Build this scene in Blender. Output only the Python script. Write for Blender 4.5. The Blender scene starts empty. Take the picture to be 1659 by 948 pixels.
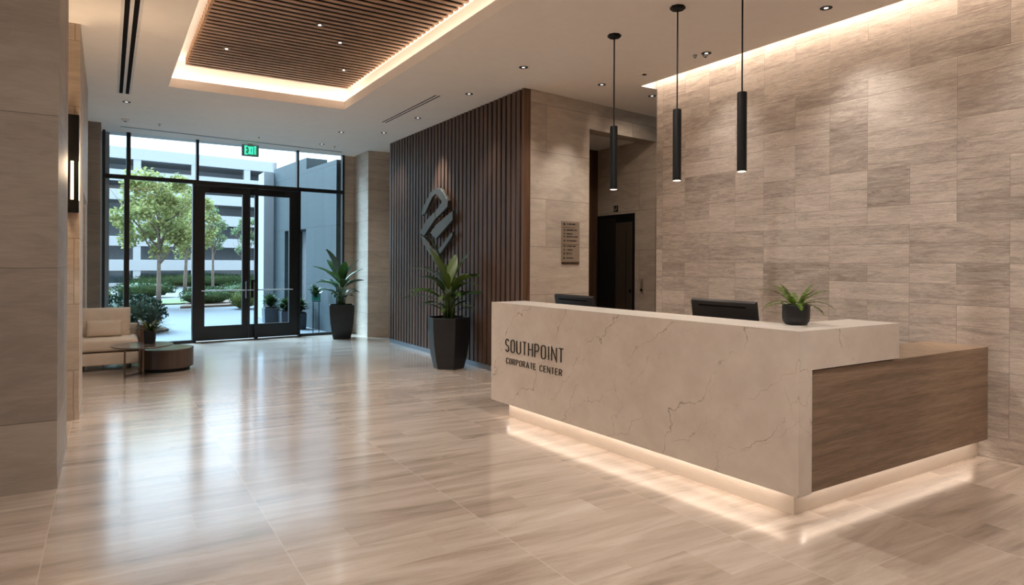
import bpy, bmesh, math, random
from mathutils import Vector, Matrix, Euler
R = math.radians
PI = math.pi
rnd = random.Random(7)
scene = bpy.context.scene
COL = scene.collection

# ------------------------------------------------------------------ nodes
class NT:
    def __init__(s, name):
        s.m = bpy.data.materials.new(name)
        s.m.use_nodes = True
        s.t = s.m.node_tree
        s.n = s.t.nodes
        s.l = s.t.links
        s.n.clear()
        s.out = s.n.new('ShaderNodeOutputMaterial')
    def put(s, sock, v):
        if isinstance(v, bpy.types.NodeSocket):
            s.l.new(v, sock)
        elif isinstance(v, (tuple, list)) and len(v) == 3 and len(sock.default_value) == 4:
            sock.default_value = (*v, 1)
        else:
            sock.default_value = v
    def math(s, op, a, b=0.0, c=None):
        n = s.n.new('ShaderNodeMath'); n.operation = op
        s.put(n.inputs[0], a); s.put(n.inputs[1], b)
        if c is not None: s.put(n.inputs[2], c)
        return n.outputs[0]
    def xyz(s, obj=True):
        tc = s.n.new('ShaderNodeTexCoord')
        sp = s.n.new('ShaderNodeSeparateXYZ')
        s.l.new(tc.outputs['Object'], sp.inputs[0])
        return sp.outputs[0], sp.outputs[1], sp.outputs[2]
    def comb(s, x, y, z):
        n = s.n.new('ShaderNodeCombineXYZ')
        for i, v in enumerate((x, y, z)): s.put(n.inputs[i], v)
        return n.outputs[0]
    def noise(s, vec, scale=1.0, detail=4.0, rough=.55, dist=0.0):
        n = s.n.new('ShaderNodeTexNoise')
        s.l.new(vec, n.inputs['Vector'])
        n.inputs['Scale'].default_value = scale
        n.inputs['Detail'].default_value = detail
        n.inputs['Roughness'].default_value = rough
        n.inputs['Distortion'].default_value = dist
        return n.outputs['Fac']
    def white(s, vec):
        n = s.n.new('ShaderNodeTexWhiteNoise'); n.noise_dimensions = '3D'
        s.l.new(vec, n.inputs['Vector'])
        return n.outputs['Value']
    def ramp(s, fac, stops):
        n = s.n.new('ShaderNodeValToRGB')
        e = n.color_ramp.elements
        while len(e) < len(stops): e.new(0.5)
        for k, (p, c) in enumerate(stops):
            e[k].position = p; e[k].color = (*c, 1) if len(c) == 3 else c
        s.put(n.inputs[0], fac)
        return n.outputs[0]
    def mix(s, fac, a, b, mode='MIX'):
        n = s.n.new('ShaderNodeMix'); n.data_type = 'RGBA'; n.blend_type = mode
        s.put(n.inputs[0], fac); s.put(n.inputs[6], a); s.put(n.inputs[7], b)
        return n.outputs[2]
    def maprange(s, v, a, b, c=0.0, d=1.0):
        n = s.n.new('ShaderNodeMapRange'); n.interpolation_type = 'SMOOTHSTEP'
        s.put(n.inputs[0], v)
        for i, q in enumerate((a, b, c, d)): n.inputs[i + 1].default_value = q
        return n.outputs[0]
    def bump(s, h, strength=.1, dist=.01):
        n = s.n.new('ShaderNodeBump')
        n.inputs['Strength'].default_value = strength; n.inputs['Distance'].default_value = dist
        s.l.new(h, n.inputs['Height'])
        return n.outputs[0]
    def principled(s, color, rough=.5, metal=0.0, spec=.5, normal=None, **kw):  # noqa
        b = s.n.new('ShaderNodeBsdfPrincipled')
        s.put(b.inputs['Base Color'], color); s.put(b.inputs['Roughness'], rough)
        b.inputs['Metallic'].default_value = metal
        b.inputs['Specular IOR Level'].default_value = spec
        if normal is not None: s.l.new(normal, b.inputs['Normal'])
        for k, v in kw.items(): s.put(b.inputs[k], v)
        s.l.new(b.outputs[0], s.out.inputs[0])
        return s.m

def srgb(r, g, b):
    f = lambda c: (c / 255 / 12.92) if c / 255 <= .04045 else ((c / 255 + .055) / 1.055) ** 2.4
    return (f(r), f(g), f(b))

def plain(name, col, rough=.5, metal=0.0, spec=.5, var=0.06):
    t = NT(name)
    x, y, z = t.xyz()
    v = t.comb(x, y, z)
    f = t.noise(v, 9.0, 3)
    dark = tuple(c * (1 - var) for c in col); light = tuple(min(1, c * (1 + var)) for c in col)
    c = t.ramp(f, [(.3, dark), (.7, light)])
    return t.principled(c, rough, metal, spec)

def emit(name, col, strength):
    t = NT(name)
    e = t.n.new('ShaderNodeEmission')
    e.inputs[0].default_value = (*col, 1); e.inputs[1].default_value = strength
    t.l.new(e.outputs[0], t.out.inputs[0])
    return t.m

def grout_mask(t, v, period, width):
    """1 on the joint line."""
    f = t.math('FRACT', t.math('DIVIDE', v, period))
    d = t.math('MULTIPLY', t.math('MINIMUM', f, t.math('SUBTRACT', 1.0, f)), period)
    return t.maprange(d, width * .4, width, 1.0, 0.0)

def stone_panels(name, ca, cb, pw, ph, zoff=0.0, hoff=0.0, rough=.55, joint=.004, contrast=.10, jd=.62):
    """large limestone slabs with soft horizontal bedding"""
    t = NT(name)
    x, y, z = t.xyz()
    h = t.math('ADD', t.math('ADD', x, y), hoff)
    zz = t.math('ADD', z, zoff)
    row = t.math('FLOOR', t.math('DIVIDE', zz, ph))
    odd = t.math('MULTIPLY', t.math('MODULO', row, 2.0), pw * .5)
    hh = t.math('ADD', h, odd)
    col = t.math('FLOOR', t.math('DIVIDE', hh, pw))
    rv = t.white(t.comb(col, row, 3.3))
    off = t.math('MULTIPLY', rv, 37.0)
    vec = t.comb(t.math('MULTIPLY', h, 1.1), off, t.math('MULTIPLY', z, 4.5))
    n1 = t.noise(vec, 1.6, 6, .6, .9)
    n2 = t.noise(t.comb(t.math('MULTIPLY', h, 2.0), off, t.math('MULTIPLY', z, 16)), 2.0, 5, .65, 1.4)
    f = t.math('ADD', t.math('MULTIPLY', n1, .6), t.math('MULTIPLY', n2, .4))
    f = t.math('ADD', f, t.math('MULTIPLY', t.math('SUBTRACT', rv, .5), contrast))
    c = t.ramp(f, [(.32, ca), (.68, cb)])
    g = t.math('MAXIMUM', grout_mask(t, zz, ph, joint), grout_mask(t, hh, pw, joint))
    c = t.mix(g, c, tuple(q * jd for q in ca))
    return t.principled(c, rough, spec=.45, normal=t.bump(t.math('SUBTRACT', n2, t.math('MULTIPLY', g, 2.0)), .12, .004))

def wall_tiles(name):
    """vein-cut stone strips of mixed length on the long wall"""
    t = NT(name)
    x, y, z = t.xyz()
    rh = .168
    row = t.math('FLOOR', t.math('DIVIDE', z, rh))
    # some rows pair up into one taller course
    pair = t.math('FLOOR', t.math('DIVIDE', row, 2.0))
    cw = .365
    base = t.math('FLOOR', t.math('DIVIDE', y, cw))
    grp = t.math('FLOOR', t.math('DIVIDE', base, 3.0))
    tall = t.math('GREATER_THAN', t.white(t.comb(grp, pair, 9.1)), .90)
    rid = t.math('ADD', t.math('MULTIPLY', tall, t.math('ADD', t.math('MULTIPLY', pair, 2.0), 300.5)),
                 t.math('MULTIPLY', t.math('SUBTRACT', 1.0, tall), row))
    sh = t.math('FLOOR', t.math('MULTIPLY', t.white(t.comb(rid, 5.5, 1.0)), 3.0))
    two = t.math('GREATER_THAN', t.white(t.comb(rid, 1.5, 8.0)), .35)
    wide = t.math('FLOOR', t.math('DIVIDE', t.math('ADD', base, sh), 2.0))
    cid = t.math('ADD', t.math('MULTIPLY', two, t.math('ADD', wide, 500.0)),
                 t.math('MULTIPLY', t.math('SUBTRACT', 1.0, two), base))
    rv = t.white(t.comb(cid, rid, 2.0))
    rv2 = t.white(t.comb(rid, cid, 7.0))
    off = t.math('MULTIPLY', rv, 41.0)
    v1 = t.comb(off, t.math('MULTIPLY', y, 1.3), t.math('MULTIPLY', z, 9.0))
    n1 = t.noise(v1, 1.5, 7, .62, 1.2)
    v2 = t.comb(off, t.math('MULTIPLY', y, 3.0), t.math('MULTIPLY', z, 24.0))
    n2 = t.noise(v2, 1.7, 6, .65, 2.0)
    f = t.math('ADD', t.math('MULTIPLY', n1, .5), t.math('MULTIPLY', n2, .5))
    f = t.math('ADD', t.math('MULTIPLY', t.math('SUBTRACT', f, .5), 1.3), .5)
    f = t.math('ADD', f, t.math('MULTIPLY', t.math('SUBTRACT', rv2, .5), .22))
    f = t.math('ADD', f, t.math('MULTIPLY', t.math('SUBTRACT', t.noise(t.comb(1.0, y, z), .9, 2), .5), .22))
    c = t.ramp(f, [(.22, srgb(126, 114, 106)), (.40, srgb(160, 148, 138)), (.55, srgb(184, 172, 161)), (.76, srgb(206, 195, 184))])
    # darker ripple veins
    n3 = t.noise(t.comb(off, t.math('MULTIPLY', y, 2.2), t.math('MULTIPLY', z, 15.0)), 2.3, 5, .6, 2.5)
    vein = t.maprange(t.math('ABSOLUTE', t.math('SUBTRACT', n3, .5)), 0.0, .02, 1.0, 0.0)
    c = t.mix(t.math('MULTIPLY', vein, .5), c, srgb(112, 97, 86))
    # joints
    gz_s = grout_mask(t, z, rh, .0035); gz_t = grout_mask(t, z, rh * 2, .0035)
    gz = t.math('ADD', t.math('MULTIPLY', tall, gz_t), t.math('MULTIPLY', t.math('SUBTRACT', 1.0, tall), gz_s))
    gy_s = grout_mask(t, y, cw, .003)
    gy_w = grout_mask(t, t.math('ADD', y, t.math('MULTIPLY', sh, cw)), cw * 2, .003)
    gy = t.math('ADD', t.math('MULTIPLY', two, gy_w), t.math('MULTIPLY', t.math('SUBTRACT', 1.0, two), gy_s))
    g = t.math('MINIMUM', t.math('MAXIMUM', gz, gy), 1.0)
    c = t.mix(t.math('MULTIPLY', g, .55), c, srgb(118, 100, 86))
    hgt = t.math('SUBTRACT', t.math('ADD', n2, t.math('MULTIPLY', rv, .8)), t.math('MULTIPLY', g, 1.0))
    return t.principled(c, .5, spec=.4, normal=t.bump(hgt, .28, .006))

def floor_mat(name):
    t = NT(name)
    x, y, z = t.xyz()
    px, py = 1.065, .62
    xo = t.math('ADD', x, .269 + 2 * px)
    col = t.math('FLOOR', t.math('DIVIDE', xo, px))
    stag = t.math('MULTIPLY', t.math('MODULO', col, 2.0), .0)
    yo = t.math('ADD', t.math('ADD', y, 9.38), stag)
    row = t.math('FLOOR', t.math('DIVIDE', yo, py))
    rv = t.white(t.comb(col, row, .5))
    sub = t.math('FLOOR', t.math('DIVIDE', yo, py / 2))
    rv2 = t.white(t.comb(t.math('FLOOR', t.math('DIVIDE', t.math('ADD', xo, t.math('MULTIPLY', t.math('MODULO', sub, 3.0), .36)), px)), sub, 4.5))
    off = t.math('ADD', t.math('MULTIPLY', rv, 29.0), t.math('MULTIPLY', rv2, .6))
    ys = t.math('ADD', y, t.math('MULTIPLY', x, .05))
    n1 = t.noise(t.comb(t.math('MULTIPLY', x, .5), t.math('MULTIPLY', ys, 3.4), off), 1.5, 6, .58, 1.1)
    n2 = t.noise(t.comb(t.math('MULTIPLY', x, .9), t.math('MULTIPLY', ys, 13.0), off), 1.5, 4, .6, 1.0)
    f = t.math('ADD', t.math('MULTIPLY', n1, .78), t.math('MULTIPLY', n2, .22))
    f = t.math('ADD', f, t.math('MULTIPLY', t.math('SUBTRACT', rv2, .5), .10))
    c = t.ramp(f, [(.26, srgb(138, 120, 105)), (.43, srgb(171, 153, 138)), (.57, srgb(190, 173, 158)), (.76, srgb(207, 192, 178))])
    n3 = t.noise(t.comb(t.math('MULTIPLY', x, 2.2), t.math('MULTIPLY', ys, 7.0), off), 1.6, 5, .6, 2.2)
    vein = t.maprange(t.math('ABSOLUTE', t.math('SUBTRACT', n3, .5)), 0.0, .012, 1.0, 0.0)
    c = t.mix(t.math('MULTIPLY', vein, .16), c, srgb(120, 100, 84))
    gx = grout_mask(t, xo, px, .0042)
    gy = grout_mask(t, yo, py, .0026)
    g = t.math('MAXIMUM', gx, t.math('MULTIPLY', gy, .85))
    c = t.mix(t.math('MULTIPLY', g, .6), c, srgb(206, 190, 174))
    rg = t.math('ADD', .21, t.math('MULTIPLY', n2, .06))
    return t.principled(c, rg, spec=.5, **{'IOR': 2.0, 'Coat Weight': .8, 'Coat IOR': 1.6, 'Coat Roughness': .14}, normal=t.bump(t.math('MULTIPLY', g, -1.0), .02, .003))

def marble_mat(name):
    t = NT(name)
    x, y, z = t.xyz()
    h = t.math('ADD', t.math('MULTIPLY', x, .8), y)
    # diagonal stretch
    a = t.math('ADD', t.math('MULTIPLY', h, .80), t.math('MULTIPLY', z, .60))
    b = t.math('SUBTRACT', t.math('MULTIPLY', z, .80), t.math('MULTIPLY', h, .60))
    wob = t.math('MULTIPLY', t.math('SUBTRACT', t.noise(t.comb(h, z, x), 9.0, 4, .6), .5), .16)
    def veins(fr, tilt, seed, amp, wd, lo, hi):
        aa = t.math('ADD', a, t.math('MULTIPLY', b, tilt))
        low = t.math('MULTIPLY', t.math('SUBTRACT', t.noise(t.comb(h, z, seed), 1.5, 3, .55), .5), 1.5)
        ph = t.math('ADD', t.math('ADD', t.math('MULTIPLY', aa, fr), low), t.math('ADD', t.math('MULTIPLY', wob, fr), seed))
        d = t.math('ABSOLUTE', t.math('SUBTRACT', t.math('FRACT', ph), .5))
        thick = t.noise(t.comb(h, z, seed + 7.0), 6.0, 3, .6)
        ln = t.maprange(t.math('DIVIDE', d, t.math('ADD', .25, thick)), .001, wd * fr, 1.0, 0.0)
        mk = t.maprange(t.noise(t.comb(h, z, seed + 4.0), 3.0, 4, .65), lo, hi)
        return t.math('MULTIPLY', t.math('MULTIPLY', ln, mk), amp)
    line = t.math('MAXIMUM', veins(2.3, .0, 0.3, .8, .0080, .36, .58), veins(3.1, .22, 3.1, .6, .0055, .42, .62))
    line = t.math('MAXIMUM', line, veins(1.7, -.9, 6.4, .45, .005, .48, .64))
    fleck = t.noise(t.comb(t.math('MULTIPLY', a, 4.0), t.math('MULTIPLY', b, 1.6), 2.0), 4.0, 5, .7, 1.5)
    fl = t.math('MULTIPLY', t.maprange(fleck, .70, .78), .22)
    cloud = t.noise(t.comb(a, b, 1.0), 5.0, 5, .6)
    base = t.ramp(cloud, [(.3, srgb(196, 186, 176)), (.7, srgb(210, 201, 191))])
    c = t.mix(t.math('MINIMUM', t.math('ADD', line, fl), 1.0), base, srgb(120, 108, 98))
    return t.principled(c, .30, spec=.45)

def wood_mat(name, dark, mid, light, axis='h', scale=1.0, rough=.45, spec=.35):
    """axis h: grain runs horizontally (x+y); v: vertical"""
    t = NT(name)
    x, y, z = t.xyz()
    if axis == 'h': a = t.math('ADD', x, y); b = z; q = t.math('SUBTRACT', x, y)
    else: a = z; b = t.math('ADD', x, y); q = t.math('SUBTRACT', x, y)
    pl = t.white(t.comb(t.math('FLOOR', t.math('DIVIDE', b, .12)), 1.0, 2.0))
    off = t.math('MULTIPLY', pl, .35)
    n1 = t.noise(t.comb(t.math('MULTIPLY', a, .55 * scale), t.math('MULTIPLY', b, 13 * scale), t.math('ADD', off, t.math('MULTIPLY', q, .3))), 1.6, 6, .62, .5)
    n2 = t.noise(t.comb(t.math('MULTIPLY', a, 1.6 * scale), t.math('MULTIPLY', b, 55 * scale), t.math('MULTIPLY', q, 3.0)), 2.0, 4, .6, .4)
    f = t.math('ADD', t.math('MULTIPLY', n1, .6), t.math('MULTIPLY', n2, .4))
    f = t.math('ADD', f, t.math('MULTIPLY', t.math('SUBTRACT', pl, .5), .05))
    c = t.ramp(f, [(.33, dark), (.5, mid), (.67, light)])
    return t.principled(c, rough, spec=spec, normal=t.bump(n2, .08, .002))

def leaf_mat(name, ca, cb, cc, rough=.45, trans=.0):
    t = NT(name)
    g = t.n.new('ShaderNodeNewGeometry')
    rpi = g.outputs['Random Per Island']
    x, y, z = t.xyz()
    n = t.noise(t.comb(x, y, z), 6.0, 3)
    f = t.math('ADD', t.math('MULTIPLY', rpi, .7), t.math('MULTIPLY', n, .3))
    c = t.ramp(f, [(.15, ca), (.5, cb), (.85, cc)])
    b = t.n.new('ShaderNodeBsdfPrincipled')
    t.l.new(c, b.inputs['Base Color']); b.inputs['Roughness'].default_value = rough
    b.inputs['Specular IOR Level'].default_value = .35 if rough < .5 else .08
    if trans > 0:
        tr = t.n.new('ShaderNodeBsdfTranslucent'); t.l.new(c, tr.inputs[0])
        mx = t.n.new('ShaderNodeMixShader'); mx.inputs[0].default_value = trans
        t.l.new(b.outputs[0], mx.inputs[1]); t.l.new(tr.outputs[0], mx.inputs[2])
        t.l.new(mx.outputs[0], t.out.inputs[0])
    else:
        t.l.new(b.outputs[0], t.out.inputs[0])
    return t.m

def glass_mat(name, tint, refl=1.0):
    t = NT(name)
    tr = t.n.new('ShaderNodeBsdfTransparent'); tr.inputs[0].default_value = (*tint, 1)
    gl = t.n.new('ShaderNodeBsdfGlossy'); gl.inputs['Roughness'].default_value = .02
    gl.inputs[0].default_value = (1, 1, 1, 1)
    fr = t.n.new('ShaderNodeFresnel')
    gm = t.n.new('ShaderNodeNewGeometry')
    t.put(fr.inputs[0], t.math('MULTIPLY_ADD', gm.outputs['Backfacing'], 1 / 1.45 - 1.45, 1.45))
    f = t.math('MULTIPLY', fr.outputs[0], refl)
    mx = t.n.new('ShaderNodeMixShader')
    t.l.new(f, mx.inputs[0]); t.l.new(tr.outputs[0], mx.inputs[1]); t.l.new(gl.outputs[0], mx.inputs[2])
    t.l.new(mx.outputs[0], t.out.inputs[0])
    return t.m

WARM = (1.0, .84, .68)
WARM2 = (1.0, .945, .885)
M = {}
M['floor'] = floor_mat('polished_travertine')
M['ceiling'] = plain('white_ceiling_paint', srgb(240, 235, 230), .9, spec=.2, var=.015)
M['walltile'] = wall_tiles('vein_cut_stone_tiles')
M['column'] = stone_panels('taupe_limestone', srgb(122, 113, 105), srgb(150, 140, 130), 2.4, 1.0, zoff=.55, hoff=.3, contrast=.22)
M['limestone'] = stone_panels('beige_limestone', srgb(156, 142, 128), srgb(190, 176, 160), 1.9, .62, zoff=.15, hoff=.5, contrast=.14)
M['marble'] = marble_mat('veined_cream_marble')
M['plinth'] = stone_panels('pale_stone_plinth', srgb(212, 200, 186), srgb(226, 214, 201), 9.0, .9, zoff=.3)
M['deskwood'] = wood_mat('brown_walnut', srgb(94, 77, 62), srgb(122, 103, 86), srgb(147, 127, 108), 'h', 1.0)
M['slat'] = wood_mat('dark_walnut_slat', srgb(50, 36, 28), srgb(76, 56, 44), srgb(97, 74, 59), 'v', .8, .5)
M['trimwood'] = wood_mat('warm_walnut_trim', srgb(58, 40, 29), srgb(82, 58, 41), srgb(102, 74, 53), 'v', .8, .5)
M['ceilslat'] = wood_mat('oak_ceiling_slat', srgb(112, 84, 62), srgb(146, 114, 86), srgb(172, 140, 110), 'h', .6, .55)
M['backing'] = plain('black_gap_backing', srgb(18, 15, 14), .95, spec=.1)
M['cove_white'] = plain('white_cove_plaster', srgb(236, 228, 220), .9, spec=.2, var=.015)
M['black'] = plain('black_powder_coat', srgb(12, 12, 12), .5, spec=.22)
M['blackmetal'] = plain('black_aluminium', srgb(11, 12, 13), .38, .2, .5)
M['bluegrey'] = plain('grey_metal_plinth', srgb(120, 130, 138), .45, .6)
M['steel'] = plain('brushed_steel', srgb(165, 168, 170), .35, 1.0)
M['logo'] = plain('satin_nickel', srgb(84, 82, 76), .5, .8)
M['bronze'] = plain('bronze_metal', srgb(108, 88, 72), .4, .8)
M['tabletop'] = plain('dark_smoked_tabletop', srgb(92, 80, 72), .16, .1, .7)
M['drumwood'] = wood_mat('brown_drum_veneer', srgb(57, 45, 37), srgb(71, 56, 46), srgb(85, 67, 55), 'v', 1.2, .4)
M['sofa'] = plain('beige_upholstery', srgb(209, 190, 170), .95, spec=.15, var=.05)
M['sofaframe'] = plain('taupe_leather_arm', srgb(128, 114, 102), .6)
M['armwood'] = plain('walnut_arm_edge', srgb(86, 58, 42), .4)
M['pot'] = plain('charcoal_planter', srgb(27, 27, 28), .45, spec=.3, var=.08)
M['deskpot'] = plain('matte_black_pot', srgb(26, 27, 29), .38, spec=.4)
M['soil'] = plain('dark_soil', srgb(36, 27, 20), .95, var=.4)
M['leafbig'] = leaf_mat('dark_green_leaf', srgb(24, 42, 16), srgb(46, 70, 24), srgb(84, 100, 42), .35, .12)
M['leafshade'] = leaf_mat('deep_green_leaf', srgb(18, 38, 20), srgb(34, 58, 26), srgb(58, 84, 34), .38, .12)
M['leafolive'] = leaf_mat('olive_strap_leaf', srgb(44, 54, 18), srgb(74, 84, 28), srgb(112, 116, 50), .4, .15)
M['fern'] = leaf_mat('fern_green', srgb(46, 74, 18), srgb(78, 106, 28), srgb(108, 132, 48), .5, .2)
M['stem'] = plain('green_stem', srgb(64, 84, 34), .5)
M['screen'] = plain('monitor_black_plastic', srgb(24, 25, 28), .35, spec=.5)
M['lettering'] = plain('dark_bronze_letter', srgb(44, 35, 28), .4, .3)
M['signplate'] = plain('brushed_sign_plate', srgb(158, 140, 122), .4, .45)
M['signink'] = plain('black_sign_ink', srgb(26, 20, 17), .6)
M['signline'] = plain('brown_sign_rule', srgb(104, 78, 62), .6)
M['elev'] = plain('bronze_elevator_panel', srgb(88, 76, 66), .38, .55)
M['elevdark'] = plain('black_elevator_panel', srgb(14, 12, 11), .5)
M['white_metal'] = plain('white_metal_trim', srgb(214, 210, 206), .5)
M['glass'] = glass_mat('clear_blue_glass', (.86, .935, .97), .75)
M['vase_glass'] = glass_mat('green_planter_glass', (.45, .72, .66), 1.0)
M['lamp_hot'] = emit('lit_lamp_lens', (1.0, .90, .78), 6.0)
M['lamp_dim'] = emit('softly_lit_lens', (1.0, .92, .84), .8)
M['lamp_soft'] = emit('lit_pendant_lens', (1.0, .80, .58), 5.0)
M['cove_led'] = emit('cove_led', (1.0, .79, .62), 11.0)
M['wash_led'] = emit('wall_wash_led', (1.0, .83, .68), 80.0)
M['desk_led'] = emit('desk_led', (1.0, .89, .79), 8.0)
M['sconce_led'] = emit('sconce_led', (1.0, .66, .36), 3.6)
M['exit_green'] = emit('exit_letters_green', (.06, .80, .50), 1.0)
M['exit_face'] = emit('exit_face_green', (.05, .26, .11), .55)
# outside
M['pavement'] = plain('pale_concrete', srgb(66, 71, 76), .8, var=.05)
M['road'] = plain('grey_road', srgb(88, 90, 90), .85, var=.05)
M['lawn'] = plain('lawn_green', srgb(74, 86, 44), .95, var=.25)
M['mulch'] = plain('dark_mulch', srgb(84, 66, 52), .95, var=.3)
M['garage'] = plain('white_concrete', srgb(194, 197, 200), .8, var=.02)
M['garage_in'] = plain('grey_concrete_soffit', srgb(180, 184, 187), .9, var=.05)
M['garage_dark'] = plain('dark_garage_interior', srgb(180, 187, 194), .9, var=.1)
M['shopglass'] = plain('dark_shopfront_glass', srgb(51, 66, 75), .1, spec=.8, var=.2)
M['winglight'] = plain('pale_wing_concrete', srgb(144, 151, 156), .8, var=.03)
M['planterbox'] = plain('slate_planter', srgb(70, 78, 86), .6)
M['bark'] = plain('grey_bark', srgb(124, 108, 96), .9, var=.2)
M['treeleaf'] = leaf_mat('spring_leaves', srgb(118, 127, 80), srgb(144, 151, 95), srgb(173, 169, 113), .6, .35)
M['treeleaf_far'] = leaf_mat('soft_green_leaves', srgb(92, 115, 85), srgb(114, 132, 96), srgb(138, 151, 114), .6, .35)
M['hedge'] = leaf_mat('hedge_green', srgb(35, 53, 35), srgb(53, 73, 44), srgb(77, 93, 57), .6, .15)
M['hedge_light'] = leaf_mat('light_hedge_green', srgb(53, 69, 37), srgb(73, 86, 44), srgb(95, 102, 53), .6, .15)
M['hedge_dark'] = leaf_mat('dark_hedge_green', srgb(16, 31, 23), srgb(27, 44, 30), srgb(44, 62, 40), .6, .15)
M['bluepanel'] = stone_panels('blue_grey_cladding', srgb(42, 54, 58), srgb(51, 64, 68), .95, 1.28, zoff=.28, hoff=.2, contrast=.16, joint=.012, rough=.5)

# ------------------------------------------------------------------ meshes
def wloc(o):
    v = Vector((0, 0, 0))
    while o is not None:
        v += o.location; o = o.parent
    return v

class MB:
    def __init__(s): s.bm = bmesh.new()
    def poly(s, pts):
        return s.bm.faces.new([s.bm.verts.new(p) for p in pts])
    def hexa(s, b, t):
        """b, t: matching rings of points (bottom, top)"""
        vb = [s.bm.verts.new(p) for p in b]; vt = [s.bm.verts.new(p) for p in t]
        n = len(b)
        s.bm.faces.new(list(reversed(vb))); s.bm.faces.new(vt)
        for i in range(n):
            j = (i + 1) % n
            s.bm.faces.new((vb[i], vb[j], vt[j], vt[i]))
        return s
    def box(s, x0, x1, y0, y1, z0, z1):
        p = [(x0, y0), (x1, y0), (x1, y1), (x0, y1)]
        return s.hexa([(*q, z0) for q in p], [(*q, z1) for q in p])
    def prism(s, pts, z0, z1):
        a = sum(pts[i][0] * pts[(i + 1) % len(pts)][1] - pts[(i + 1) % len(pts)][0] * pts[i][1] for i in range(len(pts)))
        if a < 0: pts = list(reversed(pts))
        return s.hexa([(*q, z0) for q in pts], [(*q, z1) for q in pts])
    def cyl(s, p0, p1, r0, r1=None, n=16, caps=True):
        if r1 is None: r1 = r0
        p0, p1 = Vector(p0), Vector(p1)
        d = (p1 - p0).normalized()
        a = d.orthogonal().normalized(); b = d.cross(a)
        ra = [s.bm.verts.new(p0 + (a * math.cos(t) + b * math.sin(t)) * r0) for t in [2 * PI * k / n for k in range(n)]]
        rb = [s.bm.verts.new(p1 + (a * math.cos(t) + b * math.sin(t)) * r1) for t in [2 * PI * k / n for k in range(n)]]
        for i in range(n):
            j = (i + 1) % n
            s.bm.faces.new((ra[i], ra[j], rb[j], rb[i]))
        if caps:
            s.bm.faces.new(list(reversed(ra))); s.bm.faces.new(rb)
        return s
    def tube(s, pts, radii, n=6):
        pts = [Vector(p) for p in pts]
        rings = []
        for k, p in enumerate(pts):
            d = (pts[min(k + 1, len(pts) - 1)] - pts[max(k - 1, 0)]).normalized()
            a = d.cross(Vector((.31, .17, .93))).normalized() if abs(d.z) < .99 else Vector((1, 0, 0))
            a = (a - d * a.dot(d)).normalized()
            b = d.cross(a)
            rings.append([s.bm.verts.new(p + (a * math.cos(2 * PI * i / n) + b * math.sin(2 * PI * i / n)) * radii[k]) for i in range(n)])
        for r0, r1 in zip(rings, rings[1:]):
            for i in range(n):
                j = (i + 1) % n
                s.bm.faces.new((r0[i], r0[j], r1[j], r1[i]))
        s.bm.faces.new(list(reversed(rings[0]))); s.bm.faces.new(rings[-1])
        return s
    def lathe(s, prof, c, n=32, shape=None, rot=0.0):
        """prof: list of (r,z); shape(t)-> radius multiplier"""
        rings = []
        for r, z in prof:
            ring = []
            for k in range(n):
                t = 2 * PI * k / n
                q = r * (shape(t) if shape else 1)
                ring.append(s.bm.verts.new((c[0] + q * math.cos(t + rot), c[1] + q * math.sin(t + rot), c[2] + z)))
            rings.append(ring)
        for r0, r1 in zip(rings, rings[1:]):
            for i in range(n):
                j = (i + 1) % n
                s.bm.faces.new((r0[i], r0[j], r1[j], r1[i]))
        s.bm.faces.new(list(reversed(rings[0]))); s.bm.faces.new(rings[-1])
        return s
    def build(s, name, mat, parent=None, smooth=False, bevel=0.0, seg=2, kind=None, normals=True, angle=40):
        if normals: bmesh.ops.recalc_face_normals(s.bm, faces=s.bm.faces)
        off = wloc(parent) if parent is not None else Vector((0, 0, 0))
        for v in s.bm.verts: v.co -= off
        me = bpy.data.meshes.new(name)
        s.bm.to_mesh(me); s.bm.free()
        me.materials.append(mat)
        o = bpy.data.objects.new(name, me)
        COL.objects.link(o)
        if parent is not None: o.parent = parent
        if smooth:
            for p in me.polygons: p.use_smooth = True
        if bevel > 0:
            b = o.modifiers.new('bevel', 'BEVEL'); b.width = bevel; b.segments = seg
            b.limit_method = 'ANGLE'; b.angle_limit = R(angle)
        if kind: o['kind'] = kind
        return o

def empty(name, loc):
    o = bpy.data.objects.new(name, None); o.location = loc
    o.empty_display_size = .1
    COL.objects.link(o)
    return o

def tag(o, label, cat, group=None):
    o['label'] = label; o['category'] = cat
    if group: o['group'] = group
    return o

def thing(name, loc, label, cat, group=None):
    return tag(empty(name, loc), label, cat, group)

def kids(o): return [c for c in COL.objects if c.parent == o]

def copy_tree(o, parent=None):
    c = o.copy(); COL.objects.link(c)
    if parent is not None: c.parent = parent
    for ch in kids(o): copy_tree(ch, c)
    return c

def dup(root, loc, label, group=None):
    c = copy_tree(root); c.location = loc; c['label'] = label
    if group: c['group'] = group
    return c

def struct(o):
    o['kind'] = 'structure'; return o

def light(name, kind, loc, energy, color, target=None, parent=None, **kw):
    l = bpy.data.lights.new(name, kind); l.energy = energy; l.color = color
    for k, v in kw.items(): setattr(l, k, v)
    o = bpy.data.objects.new(name, l); COL.objects.link(o)
    o.location = loc
    if target is not None:
        d = Vector(target) - Vector(loc)
        o.rotation_euler = d.to_track_quat('-Z', 'Y').to_euler()
    if parent is not None:
        o.parent = parent; o.location = Vector(loc) - wloc(parent)
    return o

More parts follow.
